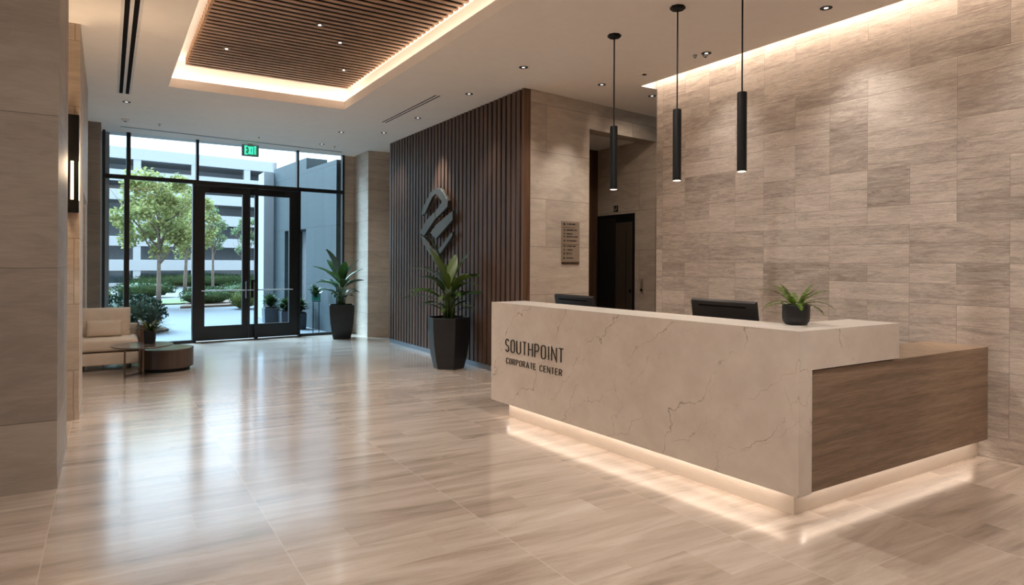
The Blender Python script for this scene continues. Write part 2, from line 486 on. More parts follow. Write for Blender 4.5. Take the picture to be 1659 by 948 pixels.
# ------------------------------------------------------------------ camera
F_PX, YAW, CY, ROLL = 1052.0, .55813, 425.9, -.005
cam = bpy.data.cameras.new('camera')
cam.sensor_fit = 'HORIZONTAL'; cam.sensor_width = 36.0
cam.lens = F_PX * 36.0 / 1659.0
cam.shift_y = -(474.0 - CY) / 1659.0
cam.clip_start = .05; cam.clip_end = 300
co = bpy.data.objects.new('camera', cam); COL.objects.link(co)
fw = Vector((math.sin(YAW), math.cos(YAW), 0)); rt = Vector((math.cos(YAW), -math.sin(YAW), 0)); up = Vector((0, 0, 1))
cr, sr = math.cos(ROLL), math.sin(ROLL)
rc = rt * cr - up * sr; uc = rt * sr + up * cr
mt = Matrix((rc, uc, -fw)).transposed().to_4x4(); mt.translation = (0, 0, 1.5)
co.matrix_world = mt
scene.camera = co

# ------------------------------------------------------------------ setting
H = 3.732
def sbox(name, mat, *a, bevel=0.0):
    return MB().box(*a).build(name, mat, kind='structure', bevel=bevel)
def sprism(name, mat, pts, z0, z1):
    return MB().prism(pts, z0, z1).build(name, mat, kind='structure')

sprism('floor', M['floor'], [(-3.2, -3.2), (9, -3.2), (9, 13.5), (4.4, 13.46), (-.7, 13.08), (-3.2, 12.9)], -.1, 0)
# ceiling with the coffer opening and the wall-wash slot
CX0, CX1, CYN, CYF = .661, 2.942, 1.6, 9.371
LIP = 5.70
m = MB()
for (x0, x1, y0, y1) in ((-3.2, CX0, -3.2, 13.52), (CX0, CX1, -3.2, CYN), (CX0, CX1, CYF, 13.52), (CX1, LIP, -3.2, 13.52), (LIP, 9, 6.08, 13.52)):
    m.box(x0, x1, y0, y1, H, H + .119)
m.build('ceiling', M['ceiling'], kind='structure')
# cove box above
m = MB()
W = .16; ZT = 4.12
m.box(CX0 - W - .05, CX1 + W + .05, CYN - W - .05, CYF + W + .05, ZT, ZT + .05)
m.box(CX0 - W - .05, CX0 - W, CYN - W, CYF + W, H + .119, ZT)
m.box(CX1 + W, CX1 + W + .05, CYN - W, CYF + W, H + .119, ZT)
m.box(CX0 - W - .05, CX1 + W + .05, CYF + W, CYF + W + .05, H + .119, ZT)
m.box(CX0 - W - .05, CX1 + W + .05, CYN - W - .05, CYN - W, H + .119, ZT)
m.build('trim_1', M['cove_white'], kind='structure')
# slot above the tiled wall
m = MB()
m.box(LIP - .3, 6.2, -3.2, 6.13, 4.02, 4.06); m.box(LIP - .34, LIP - .3, -3.2, 6.13, H + .119, 4.06)
m.box(LIP - .3, 6.2, 6.081, 6.13, H + .119, 4.06)
m.build('trim_2', M['cove_white'], kind='structure')

sbox('wall_right', M['walltile'], 5.843, 7.6, -3.2, 5.946, 0, 4.02)
sbox('wall_back', M['cove_white'], -3.2, 9, -3.4, -3.2, 0, H)
sbox('wall_left_rear', M['cove_white'], -3.3, -3.2, -3.2, 5.3, 0, H)
sbox('wall_left_near', M['column'], -3.2, -.272, 5.206, 6.434, 0, H)
sbox('baseboard_left_near', M['column'], -3.2, -.268, 5.202, 6.434, 0, .085)
sbox('wall_left_niche', M['column'], -1.2, -1.0, 6.434, 7.36, 0, H)
sbox('wall_left_middle', M['limestone'], -1.2, -.218, 7.36, 8.42, 0, H)
sbox('baseboard_left_middle', M['limestone'], -1.2, -.214, 7.356, 8.423, 0, .10)
sbox('wall_left_header', M['limestone'], -.45, -.218, 8.42, 10.22, 2.25, H)
sbox('wall_left_alcove', M['limestone'], -1.75, -1.6, 8.42, 11.4, 0, H)
sbox('wall_left_alcove_back', M['limestone'], -1.75, -.262, 11.34, 12.4, 0, H)
sbox('wall_left_far', M['column'], -1.2, -.083, 12.4, 13.12, 0, H)

def gy(x): return 13.1106 + .0742 * x      # line of the glazing
sprism('wall_far_right', M['limestone'], [(4.205, gy(4.205)), (4.434, gy(4.434)), (4.434, 13.53), (4.205, 13.53)], 0, H)
sprism('wall_far_pillar', M['limestone'], [(4.434, 12.548), (7.2, 12.548), (7.2, 13.53), (4.434, 13.53)], 0, H)
sprism('baseboard_far_pillar', M['limestone'], [(4.430, 12.544), (7.2, 12.544), (7.2, 13.4), (4.430, 13.4)], 0, .11)
sbox('wall_side_passage', M['limestone'], 6.6, 6.8, 11.4, 12.548, 0, H)
# block behind the slatted panel and the stone face beside it
def ey(x): return 6.988 + .124 * (x - 5)
sbox('wall_centre', M['limestone'], 4.66, 5.60, 7.3, 11.565, 0, H)
sprism('wall_centre_front', M['limestone'], [(4.605, ey(4.605)), (5.67, ey(5.67)), (5.67, 8.75), (4.605, 8.75)], 0, H)
sprism('wall_lift_header', M['limestone'], [(5.67, ey(5.67)), (8.3, ey(8.3)), (8.3, 7.62), (5.67, 7.32)], 3.36, H)
sprism('ceiling_lift_lobby', M['ceiling'], [(5.67, 7.30), (8.3, 7.6), (8.3, 9.2), (5.67, 9.2)], 3.42, 3.6)
sprism('wall_lift_lobby', M['limestone'], [(7.1, ey(7.1)), (8.3, ey(8.3)), (8.3, 9.2), (7.1, 9.2)], 0, 3.42)
sbox('wall_lift_end', M['trimwood'], 5.6, 7.1, 8.62, 8.8, 0, 3.42)
sbox('wall_right_rear', M['limestone'], 8.3, 8.5, 5.9, 9.2, 0, H)
sbox('wall_right_return', M['limestone'], 7.6, 8.5, 5.7, 5.946, 0, H)

sbox('wall_centre_rear', M['limestone'], 5.6, 8.5, 8.81, 11.565, 0, H)
# ------------------------------------------------------------------ slatted walnut wall panel
sl = thing('slatted_wall_panel', (4.5, 6.98, 0), 'dark walnut slatted wall panel carrying the metal emblem', 'wall panel')
MB().box(4.552, 4.66, 6.985, 11.56, .07, H - .002).build('backing', M['backing'], sl)
m = MB()
NS = 37
pitch = (11.565 - 6.985) / NS
for k in range(NS):
    y = 6.985 + pitch * k + (.0 if k else .01)
    m.box(4.504, 4.553, y + .045, y + pitch, .075, H - .003)
m.build('slats', M['slat'], sl)
MB().box(4.498, 4.604, 6.94, 6.985, 0, H - .003).build('end_trim', M['trimwood'], sl)
MB().box(4.515, 4.58, 6.985, 11.56, 0.0, .072).build('plinth', M['bluegrey'], sl)

# ------------------------------------------------------------------ emblem
P1 = [(9.923, 2.274), (9.905, 2.376), (9.562, 2.63), (9.358, 2.682), (9.189, 2.658), (8.941, 2.443), (8.951, 2.36), (9.382, 2.192), (9.394, 2.305), (9.159, 2.436), (9.17, 2.461), (9.357, 2.575), (9.409, 2.584), (9.502, 2.55), (9.769, 2.316)]
P2 = [(9.412, 2.306), (9.393, 2.19), (9.825, 1.934), (9.951, 1.977), (9.951, 2.029), (9.736, 2.186)]
P3 = [(9.584, 1.976), (9.352, 2.104), (8.781, 2.284), (8.78, 2.148), (9.378, 1.87)]
P4 = [(9.938, 1.945), (9.825, 1.921), (9.671, 1.789), (9.375, 1.646), (8.788, 1.971), (8.788, 1.905), (8.881, 1.839), (9.177, 1.652), (9.403, 1.554), (9.64, 1.661), (9.887, 1.845)]
lg = thing('wall_emblem', (4.47, 9.38, 1.55), 'satin metal interlocking hexagon emblem on the slatted wall', 'emblem')
for nm, P in (('upper_hook', P1), ('left_bar', P2), ('right_bar', P3), ('lower_hook', P4)):
    m = MB()
    m.hexa([(4.470, y, z) for y, z in P], [(4.42, y, z) for y, z in P])
    for y, z in (P[0], P[len(P) // 2]):
        pass
    cy_ = sum(p[0] for p in P) / len(P)
    o = m.build(nm, M['logo'], lg, bevel=.004, seg=1)
for y, z in ((9.75, 2.40), (9.05, 2.38), (9.70, 2.08), (9.05, 2.11), (9.42, 1.60)):
    MB().cyl((4.46, y, z), (4.503, y, z), .012, n=8).build('standoff', M['steel'], lg)

# ------------------------------------------------------------------ coffer: wooden slats, downlights, led
cs = thing('slatted_ceiling_panel', (1.9, 5.5, 3.98), 'oak slat ceiling panel inside the lit coffer', 'ceiling panel')
m = MB()
y = 9.10
ks = 0
while y > 1.75:
    m.box(.829, 2.90, y - .052, y, 3.965, 4.055)
    y -= .1095
    ks += 1
sl_o = m.build('slats', M['ceilslat'], cs)
if True:
    MB().box(.86, 2.87, 1.8, 9.09, 3.974, 4.09).build('backing', M['backing'], cs)  # black sheet fills the slat gaps, standing in for their shade
cl = thing('cove_light', (CX0, CYF, H + .12), 'warm light strip hidden on the coffer ledge', 'light strip')
m = MB()
z0, z1 = H + .12, H + .135
a, b = .07, .11
m.box(CX0 - b, CX0 - a, CYN, CYF + b, z0, z1); m.box(CX1 + a, CX1 + b, CYN, CYF + b, z0, z1)
m.box(CX0 - a, CX1 + a, CYF + a, CYF + b, z0, z1); m.box(CX0 - a, CX1 + a, CYN - b, CYN - a, z0, z1)
m.build('led_strip', M['cove_led'], cl)
wl = thing('wall_wash_light', (LIP - .15, 1.5, H + .12), 'warm light strip hidden above the tiled wall', 'light strip')
MB().box(LIP + .04, LIP + .08, -3.0, 6.0, 4.0, 4.015).build('led_strip', M['wash_led'], wl)

def downlight(name, loc, label, lit=True, trim=None, energy=0, target=None, size=62, group='recessed ceiling downlights', r=.045, blend=1.0, color=WARM2):
    x, y, z = loc
    t = thing(name, loc, label, 'downlight', group)
    tr = trim or M['black']
    MB().lathe([(r * .3, -.001), (r, -.0012), (r + .006, -.004), (r + .006, -.0005), (r * .3, -.0004)], loc, 24).build('trim_ring', tr, t, smooth=False)
    MB().lathe([(.001, -.0048), (r * .42, -.0048), (r * .42, -.0009), (.001, -.0009)], loc, 20).build('lens', (M['lamp_hot'] if trim else M['lamp_dim']) if lit else M['black'], t)
    if energy:
        tg = target or (x, y, 0)
        light(name + '_beam', 'SPOT', (x, y, z - .02), energy, color, tg, t, spot_size=R(size), spot_blend=blend, shadow_soft_size=.03)
    return t

dls = [
    ((.228, 10.596, H), 'black downlight beyond the end of the long twin ceiling slots', True, 34, (.0, 10.4, 0), 120),
    ((4.024, 6.22, H), 'black downlight in front of the near top corner of the slatted wall', True, 55, (4.9, 7.0, 1.0), 75),
    ((4.055, 7.587, H), 'black downlight between the short vent and the slatted wall', True, 45, (4.45, 8.0, .3), 70),
    ((4.069, 9.283, H), 'black downlight above the emblem beside the slatted wall', True, 190, (4.5, 9.35, 2.35), 46),
    ((5.235, 6.289, H), 'black downlight above the directory sign', True, 60, (5.25, 7.01, 1.9), 60),
    ((3.411, 11.02, H), 'black downlight between the short vent and the entrance doors', True, 6, None, 165),
    ((4.044, 10.666, H), 'downlight at the far top corner of the slatted wall', True, 40, (4.5, 11.8, 1.2), 70),
    ((3.45, 12.35, H), 'small downlight just inside the glazing over the tall corner plant', True, 4, None, 80),
]
for k, (loc, lab, lit, en, tg, sz) in enumerate(dls):
    downlight('downlight', loc, lab, lit, None, en, tg, sz)
for loc, lab in (((1.167, 8.131, 3.962), 'small lit downlight at the left end of the ceiling slats'),
                 ((1.868, 6.786, 3.962), 'small lit downlight highest in the middle of the ceiling slats'),
                 ((2.57, 8.213, 3.962), 'small lit downlight at the far right corner of the ceiling slats'),
                 ((2.212, 7.209, 3.962), 'dim downlight between two brighter ones in the ceiling slats')):
    downlight('slat_downlight', loc, lab, True, M['bronze'], 110, None, 112, 'downlights among the ceiling slats', .034)
# washers for the tiled wall, then unseen downlights added to brighten the hall
for loc, lab, tg, en, sz in (((5.30, 3.35, H), 'downlight washing the tiled wall above the fern', (5.84, 3.25, 1.9), 42, 80),
                     ((5.30, 1.9, H), 'downlight washing the tiled wall nearest the viewer', (5.84, 1.7, 1.6), 38, 80),
                     ((5.38, 4.75, H), 'downlight washing the tiled wall behind the pendants', (5.84, 4.9, 1.7), 32, 80),
                     ((2.9, .9, H), 'added fill downlight over the near floor', None, 175, 170),
                     ((.6, 1.2, H), 'added fill downlight over the floor nearest the viewer', None, 55, 170),
                     ((.3, 3.6, H), 'added fill downlight beside the taupe stone pier', None, 35, 170),
                     ((3.3, 3.9, H), 'added fill downlight over the front of the marble desk', None, 160, 165)):
    downlight('downlight', loc, lab, True, None, en, tg, sz)
t = downlight('downlight', (6.15, 6.35, H), 'lit downlight at the tiled wall corner before the lift lobby', True, None, 30, (6.6, 7.2, 2.5), 95, color=WARM)
t = downlight('downlight', (6.1, 8.1, 3.42), 'downlight in the lift lobby soffit', True, None, 14, None, 110)

# ceiling fittings
def disc_fit(name, loc, r, hgt, label, cat, mat):
    t = thing(name, loc, label, cat)
    MB().lathe([(r * .3, -hgt), (r * .75, -hgt), (r, -hgt * .45), (r, 0), (.01, 0)], loc, 24).build('cover', mat, t, smooth=True)
    MB().lathe([(r * .28, -hgt - .008), (r * .30, -hgt - .004), (r * .3, -hgt), (.003, -hgt)], loc, 16).build('sensor', M['black'], t)
disc_fit('smoke_detector', (.24, 11.898, H), .055, .035, 'white domed detector on the ceiling by the left window', 'detector', M['white_metal'])
disc_fit('smoke_detector', (5.347, 5.65, H), .085, .012, 'flat round detector on the ceiling near the tiled wall corner', 'detector', M['ceiling'])
disc_fit('ceiling_sprinkler', (.72, 12.0, H), .022, .03, 'tiny white sprinkler in front of the left glazing', 'sprinkler', M['white_metal'])
disc_fit('ceiling_sprinkler', (3.72, 12.45, H), .022, .03, 'tiny white sprinkler over the right end of the glazing', 'sprinkler', M['white_metal'])
disc_fit('ceiling_sprinkler', (5.402, 4.782, H), .03, .028, 'chrome sprinkler on the ceiling between the middle pendant and tiled wall', 'sprinkler', M['steel'])
disc_fit('ceiling_sprinkler', (5.33, 4.86, H), .022, .026, 'smaller chrome sprinkler beside the one near the tiled wall', 'sprinkler', M['steel'])
disc_fit('ceiling_sprinkler', (2.31, 12.3, H), .012, .012, 'dark sprinkler dot on the ceiling above the exit sign', 'sprinkler', M['black'])

# linear diffusers
def strip(m, p, q, w, z0, z1):
    p, q = Vector((*p, 0)), Vector((*q, 0))
    d = (q - p).normalized(); n = Vector((-d.y, d.x, 0)) * (w / 2)
    m.prism([tuple((p + n).xy), tuple((q + n).xy), tuple((q - n).xy), tuple((p - n).xy)], z0, z1)
lv = thing('linear_air_diffuser', (.19, 8, H), 'long pair of black air slots in a white frame along the left ceiling', 'air vent')
m = MB()
x0, x1 = .178, .190
m = MB(); strip(m, (.168, 2.0), (.188, 10.08), .165, H - .006, H - .0005); m.build('frame', M['white_metal'], lv)
for dx, nm in ((-.036, 'slot'), (.036, 'slot')):
    m = MB(); strip(m, (.168 + dx, 2.05), (.188 + dx, 10.05), .040, H - .009, H - .005); m.build(nm, M['backing'], lv)
sv = thing('short_air_diffuser', (3.74, 8.9, H), 'short twin slot air vent between coffer and slatted wall', 'air vent')
m = MB(); strip(m, (3.74, 7.86), (3.74, 9.88), .12, H - .005, H - .0005); m.build('frame', M['ceiling'], sv)
for dx in (-.027, .027):
    m = MB(); strip(m, (3.74 + dx, 7.88), (3.74 + dx, 9.86), .016, H - .008, H - .004); m.build('slot', M['backing'], sv)
wv = thing('window_head_grille', (2.1, 12.8, H), 'thin grey grille slot in the ceiling along the glazing', 'air vent')
m = MB(); strip(m, (.18, 12.56), (4.05, 13.0), .075, H - .006, H - .0005); m.build('frame', M['white_metal'], wv)
m = MB(); strip(m, (.19, 12.56), (4.04, 13.0), .045, H - .009, H - .005); m.build('slot', M['bluegrey'], wv)

# ------------------------------------------------------------------ pendants
def pendant(loc, label):
    x, y = loc
    t = thing('pendant_lamp', (x, y, H), label, 'pendant lamp', 'tube pendants over the desk')
    MB().lathe([(.052, -.028), (.066, -.020), (.066, -.001), (.01, -.001)], (x, y, H), 8).build('ceiling_canopy', M['black'], t)
    MB().cyl((x, y, 2.84), (x, y, H - .02), .0065, n=8).build('cord', M['black'], t)
    MB().lathe([(.030, .0), (.037, .0), (.037, .612), (.034, .618), (.008, .618)], (x, y, 2.222), 28).build('tube_shade', M['black'], t, bevel=0)
    MB().lathe([(.001, .0), (.031, .0), (.031, .006), (.001, .006)], (x, y, 2.220), 24).build('lens', M['lamp_soft'], t)
    light('pendant_beam', 'SPOT', (x, y, 2.20), 16, WARM, (x, y, 0), t, spot_size=R(75), spot_blend=.7, shadow_soft_size=.03)
pendant((4.2, 4.86), 'black tube pendant farthest from the viewer, in front of the lift lobby')
pendant((4.2, 4.03), 'middle black tube pendant of the three over the desk')
pendant((4.2, 3.35), 'nearest black tube pendant, its cord running out of the picture top')

# ------------------------------------------------------------------ reception desk
C = (3.413, 2.315); K = -.04715
def fx(y, d=0.0): return 3.413 + K * (y - 2.315) + d
FY = 5.60
desk = thing('reception_desk', (3.413, 2.315, 0), 'cream veined marble reception desk with wood side wing and glowing base', 'reception desk')
ZB, ZC, ZD = .141, .874, 1.109
ZL = .180
m = MB()
m.prism([(fx(2.315), 2.315), (fx(FY), FY), (fx(FY, .129), FY), (3.542, 2.315)], ZL, ZC)
m.prism([(fx(2.315), 2.315), (fx(FY), FY), (fx(FY, .022), FY), (fx(2.337, .022), 2.337), (3.542, 2.337), (3.542, 2.315)], ZB, ZL)
m.build('front_panel', M['marble'], desk)
MB().prism([C, (4.509, 2.315), (4.509, 2.665), (3.80, 2.665), (fx(FY, .40), FY), (fx(FY), FY)], ZC, ZD).build('counter_top', M['marble'], desk)
MB().prism([(fx(5.48, .13), 5.48), (fx(FY, .13), FY), (4.35, FY), (4.35, 5.48)], ZB, ZC).build('end_panel', M['marble'], desk, bevel=.002, seg=1)
m = MB(); m.box(3.543, 5.842, 2.331, 2.772, ZL, .863); m.box(3.543, 5.842, 2.331, 2.353, ZB, ZL); m.build('side_panel', M['deskwood'], desk)
MB().prism([(3.545, 2.80), (4.40, 2.80), (4.40, 5.47), (fx(5.47, .13), 5.47)], .70, .735).build('work_surface', M['deskwood'], desk)
m = MB()
m.prism([(fx(2.395, .08), 2.395), (fx(5.40, .08), 5.40), (4.2, 5.40), (4.2, 2.70), (5.842, 2.70), (5.842, 2.395)], .0, ZL - .002)
m.build('plinth', M['plinth'], desk)
m = MB()
m.prism([(fx(2.46, .036), 2.46), (fx(5.42, .036), 5.42), (fx(5.42, .074), 5.42), (fx(2.46, .074), 2.46)], ZL - .006, ZL - .0015)
m.prism([(3.56, 2.357), (5.74, 2.357), (5.74, 2.391), (3.56, 2.391)], ZL - .006, ZL - .0015)
m.prism([(fx(5.42, .09), 5.42), (fx(5.45, .09), 5.45), (4.1, 5.45), (4.1, 5.42)], ZB - .008, ZB - .0015)
m.build('led_strip', M['desk_led'], desk)

# lettering built from strokes
def arc(cx, cy, rx, ry, a0, a1, n=14):
    return [(cx + rx * math.cos(R(a0 + (a1 - a0) * k / n)), cy + ry * math.sin(R(a0 + (a1 - a0) * k / n))) for k in range(n + 1)]
def glyph(ch, w):
    r = min(w / 2, .28)
    top = lambda: None
    if ch == 'S': return [arc(w / 2, .74, w / 2, .26, 25, 235, 12) + [(w * .72, .46)] + arc(w / 2, .26, w / 2, .26, 40, -155, 12)]
    if ch == 'O': return [arc(w / 2, 1 - r, w / 2, r, 0, 180, 12) + arc(w / 2, r, w / 2, r, 180, 360, 12) + [(w, 1 - r)]]
    if ch == 'U': return [[(0, 1)] + arc(w / 2, r, w / 2, r, 180, 360, 12) + [(w, 1)]]
    if ch == 'T': return [[(0, 1), (w, 1)], [(w / 2, 1), (w / 2, 0)]]
    if ch == 'H': return [[(0, 0), (0, 1)], [(w, 0), (w, 1)], [(0, .5), (w, .5)]]
    if ch == 'P': return [[(0, 0), (0, 1)] + [(w * .45, 1)] + arc(w * .5, .735, w * .5, .265, 80, -80, 10) + [(w * .4, .47), (0, .47)]]
    if ch == 'I': return [[(w / 2, 0), (w / 2, 1)]]
    if ch == 'N': return [[(0, 0), (0, 1), (w, 0), (w, 1)]]
    if ch == 'C': return [[(w, .76)] + arc(w / 2, 1 - r, w / 2, r, 20, 180, 10) + arc(w / 2, r, w / 2, r, 180, 340, 10) + [(w, .24)]]
    if ch == 'R': return [[(0, 0), (0, 1)] + [(w * .45, 1)] + arc(w * .5, .75, w * .5, .25, 80, -80, 10) + [(w * .4, .5), (0, .5)], [(w * .5, .5), (w, 0)]]
    if ch == 'A': return [[(0, 0), (w / 2, 1), (w, 0)], [(w * .18, .32), (w * .82, .32)]]
    if ch == 'E': return [[(w, 1), (0, 1), (0, 0), (w, 0)], [(0, .52), (w * .85, .52)]]
    if ch == 'X': return [[(0, 0), (w, 1)], [(0, 1), (w, 0)]]
    return []
def ribbon(m, pts, th, to3, depth):
    """pts in letter plane; to3(s, z, d) maps into space; th stroke width"""
    P = [Vector(p) for p in pts]
    L, Rr = [], []
    for k, p in enumerate(P):
        d0 = (P[k] - P[k - 1]).normalized() if k > 0 else (P[1] - P[0]).normalized()
        d1 = (P[k + 1] - P[k]).normalized() if k < len(P) - 1 else d0
        n0 = Vector((-d0.y, d0.x)); n1 = Vector((-d1.y, d1.x))
        n = (n0 + n1)
        n = n.normalized() if n.length > 1e-4 else n0
        s = min(1 / max(n.dot(n0), .35), 2.2)
        L.append(p + n * th / 2 * s); Rr.append(p - n * th / 2 * s)
    for k in range(len(P) - 1):
        q = [L[k], L[k + 1], Rr[k + 1], Rr[k]]
        m.hexa([to3(v.x, v.y, 0) for v in q], [to3(v.x, v.y, depth) for v in q])
WID = {'I': 0.10, 'T': .36, 'S': .36, 'E': .38, 'C': .42, 'A': .52, 'N': .46, 'R': .44}
def write(m, text, x0, x1, z0, hgt, th, to3, depth, dw=.42, gap=.26):
    ws = [WID.get(c, dw) if c != ' ' else .25 for c in text]
    tot = sum(ws) + gap * (len(text) - 1)
    sx = (x1 - x0) / tot
    x = 0
    for c, w in zip(text, ws):
        for st in glyph(c, w):
            ribbon(m, [(x0 + (x + px) * sx, z0 + pz * hgt) for px, pz in st], th, to3, depth)
        x += w + gap
def desk3(s, z, d):
    # s metres towards the viewer from y = 5.34
    y = 5.34 - s
    return (fx(y) - d, y, z)
m = MB(); write(m, 'SOUTHPOINT', .0, .87, .648, .118, .0088, desk3, .008); m.build('name_lettering', M['lettering'], desk)['label'] = 'dark letters reading SOUTHPOINT'
for wd_, a_, b_ in (('CORPORATE', .012, .478), ('CENTER', .545, .855)):
    m = MB(); write(m, wd_, a_, b_, .533, .053, .0052, desk3, .006, gap=.30); m.build('subtitle_lettering', M['lettering'], desk)['label'] = 'small dark letters reading ' + wd_

# monitors on the work surface
def monitor(yc, xc, w, ztop, label, rotz=0.0):
    root = thing('computer_monitor', (xc, yc, .736), label, 'monitor', 'monitors behind the counter')
    hgt = .36
    tilt = R(-9)
    def tr(p):
        # local: y along width, z up, x forward (toward -x is back side seen)
        v = Vector(p); v = Matrix.Rotation(tilt, 3, 'Y') @ v
        v = Matrix.Rotation(rotz, 3, 'Z') @ v
        return v + Vector((xc, yc, ztop - hgt / 2))
    def tbox(m, x0, x1, y0, y1, z0, z1, inset=0):
        b = [(x0, y0 + inset, z0 + inset), (x0, y1 - inset, z0 + inset), (x0, y1 - inset, z1 - inset), (x0, y0 + inset, z1 - inset)]
        t_ = [(x1, y0, z0), (x1, y1, z0), (x1, y1, z1), (x1, y0, z1)]
        m.hexa([tr(p) for p in b], [tr(p) for p in t_])
    m = MB(); tbox(m, -.028, 0, -w / 2, w / 2, -hgt / 2, hgt / 2, .012); m.build('housing', M['screen'], root, bevel=.003)
    m = MB(); tbox(m, 0.0005, .004, -w / 2 + .006, w / 2 - .006, -hgt / 2 + .006, hgt / 2 - .006); m.build('screen', M['shopglass'], root)
    m = MB(); tbox(m, -.031, -.0275, -w * .36, w * .36, hgt / 2 - .052, hgt / 2 - .040); m.build('vent_slot', M['backing'], root)
    m = MB(); tbox(m, -.052, -.027, -.045, .045, -.13, .02)
    m.build('stand_mount', M['black'], root, bevel=.003)
    m = MB(); m.box(xc - .075, xc - .045, yc - .035, yc + .035, .744, ztop - hgt * .55); m.build('stand_neck', M['black'], root)
    m = MB(); m.box(xc - .16, xc + .06, yc - .13, yc + .13, .736, .746); m.build('stand_base', M['black'], root, bevel=.003)
monitor(3.40, 4.08, .63, 1.226, 'black monitor seen from behind, nearer to the fern on the desk')
monitor(5.08, 3.92, .62, 1.192, 'black monitor seen from behind at the far end of the desk')

# ------------------------------------------------------------------ directory sign
ds = thing('directory_sign', (5.31, 7.0, 1.5), 'metal directory sign of small black lines on the beige stone wall', 'sign')
sx0, sx1 = 5.143, 5.475
def sgn(x, z, d): return (x + .1231 * d, ey(x) - .9924 * d, z)
def plate(m, x0, x1, z0, z1, d0, d1):
    q = [(x0, z0), (x1, z0), (x1, z1), (x0, z1)]
    m.hexa([sgn(a, b, d0) for a, b in q], [sgn(a, b, d1) for a, b in q])
zt = 2.06; zb = 1.515; hh = zt - zb
m = MB(); plate(m, sx0, sx1, zb, zt, .004, .014); m.build('plate', M['signplate'], ds, bevel=.001, seg=1)
m = MB(); plate(m, sx0 + .004, sx1 - .006, zb - .03, zb - .004, .004, .016); m.build('lower_rail', M['bronze'], ds)
m = MB()
rr = random.Random(3)
rows = [(.065, .5, 1.5, 1), (.21, .62, .9, 1), (.305, .35, .8, 0), (.375, .66, .8, 1), (.475, .6, 1.1, 1), (.61, .55, 1.0, 1), (.70, .38, .9, 0), (.80, .36, 1.0, 0), (.90, .38, 1.1, 0)]
for f, ln, hs, _ in rows:
    m = MB()
    z = zt - f * hh
    u = sx0 + .035
    hgt = .020 * hs
    plate(m, u, u + .018, z - hgt / 2, z + hgt / 2, .0145, .0165)
    plate(m, u + .016, u + .025, z - hgt / 2, z + hgt * .1, .0145, .0165)
    m.build('text_icon', M['signink'], ds); m = MB()
    u = sx0 + .090
    end = u + ln * .30
    while u < end:
        w = rr.uniform(.006, .014)
        hq = .016 * rr.uniform(.75, 1.15)
        plate(m, u, u + w, z - hq / 2, z + hq / 2, .0145, .0162)
        u += w + (rr.uniform(.002, .004) if rr.random() > .2 else .012)
    m.build('text_line', M['signink'], ds)
m = MB()
for f, x1 in ((.150, .70), (.570, .92), (.765, .55)):
    z = zt - f * hh
    m = MB(); plate(m, sx0 + .008, sx0 + x1 * (sx1 - sx0), z - .004, z + .004, .0145, .0158); m.build('divider_line', M['signline'], ds)

# ------------------------------------------------------------------ lift door
lx = 7.1
d3 = struct(empty('door_3', (lx, 8.15, 0)))
m = MB()
m.box(lx - .012, lx + .002, 7.70, 7.745, 0, 2.30); m.box(lx - .012, lx + .002, 8.56, 8.61, 0, 2.30); m.box(lx - .012, lx + .002, 7.745, 8.56, 2.25, 2.30)
m.build('door_frame', M['black'], d3)
MB().box(lx - .006, lx + .002, 8.15, 8.56, 0, 2.25).build('far_leaf', M['elevdark'], d3)
MB().box(lx - .007, lx + .002, 7.745, 8.148, 0, 2.16).build('near_leaf', M['elev'], d3)
MB().box(lx - .006, lx + .002, 7.745, 8.148, 2.162, 2.25).build('head_panel', M['black'], d3)
MB().box(lx - .010, lx - .006, 7.89, 7.90, .05, 2.02).build('edge_strip', M['black'], d3)
MB().box(lx - .03, lx - .006, 7.775, 7.795, 1.03, 1.09).build('lock_plate', M['black'], d3)
cb = thing('lift_call_switch', (lx, 7.53, 1.14), 'small steel lift call panel right of the lift door', 'call panel')
MB().box(lx - .010, lx - .0005, 7.495, 7.570, 1.03, 1.26).build('plate', M['signplate'], cb, bevel=.001, seg=1)
for z in (1.19, 1.15): MB().cyl((lx - .016, 7.533, z), (lx - .009, 7.533, z), .012, n=12).build('button', M['steel'], cb)
MB().cyl((lx - .018, 7.533, 1.085), (lx - .009, 7.533, 1.085), .024, n=14).build('key_reader', M['black'], cb)
ls = thing('lift_floor_sign', (lx, 8.15, 2.40), 'small dark square sign with pictogram above the lift door', 'sign')
MB().box(lx - .010, lx - .0005, 8.10, 8.20, 2.345, 2.445).build('plate', M['black'], ls)
m = MB()
m.box(lx - .013, lx - .0105, 8.165, 8.185, 2.36, 2.425); m.box(lx - .013, lx - .0105, 8.115, 8.135, 2.375, 2.43); m.box(lx - .013, lx - .0105, 8.14, 8.16, 2.36, 2.39)
m.build('pictogram', M['signplate'], ls)

# ------------------------------------------------------------------ wall sconce
sc = thing('wall_sconce', (-.27, 7.36, 2.4), 'tall black box wall light with glowing slots on the left pier', 'wall light')
MB().box(-.335, -.315, 7.20, 7.355, 1.95, 2.85).build('back_plate', M['black'], sc)
MB().box(-.312, -.222, 7.23, 7.355, 1.95, 2.85).build('housing', M['black'], sc, bevel=.002, seg=1)
MB().box(-.285, -.261, 7.226, 7.2305, 2.065, 2.42).build('front_light', M['sconce_led'], sc)
MB().box(-.2225, -.2185, 7.245, 7.275, 2.06, 2.42).build('side_light', M['sconce_led'], sc)
m = MB(); m.box(-.3148, -.3125, 7.215, 7.345, 2.0, 2.52); m.box(-.3148, -.3125, 7.215, 7.345, 2.56, 2.80)
m.build('slot_light', M['sconce_led'], sc)
light('sconce_glow', 'POINT', (-.12, 7.24, 2.36), 14, (1, .72, .46), None, sc, shadow_soft_size=.10)
light('sconce_glow', 'POINT', (-.45, 7.22, 2.35), 22, (1, .72, .46), None, sc, shadow_soft_size=.06)
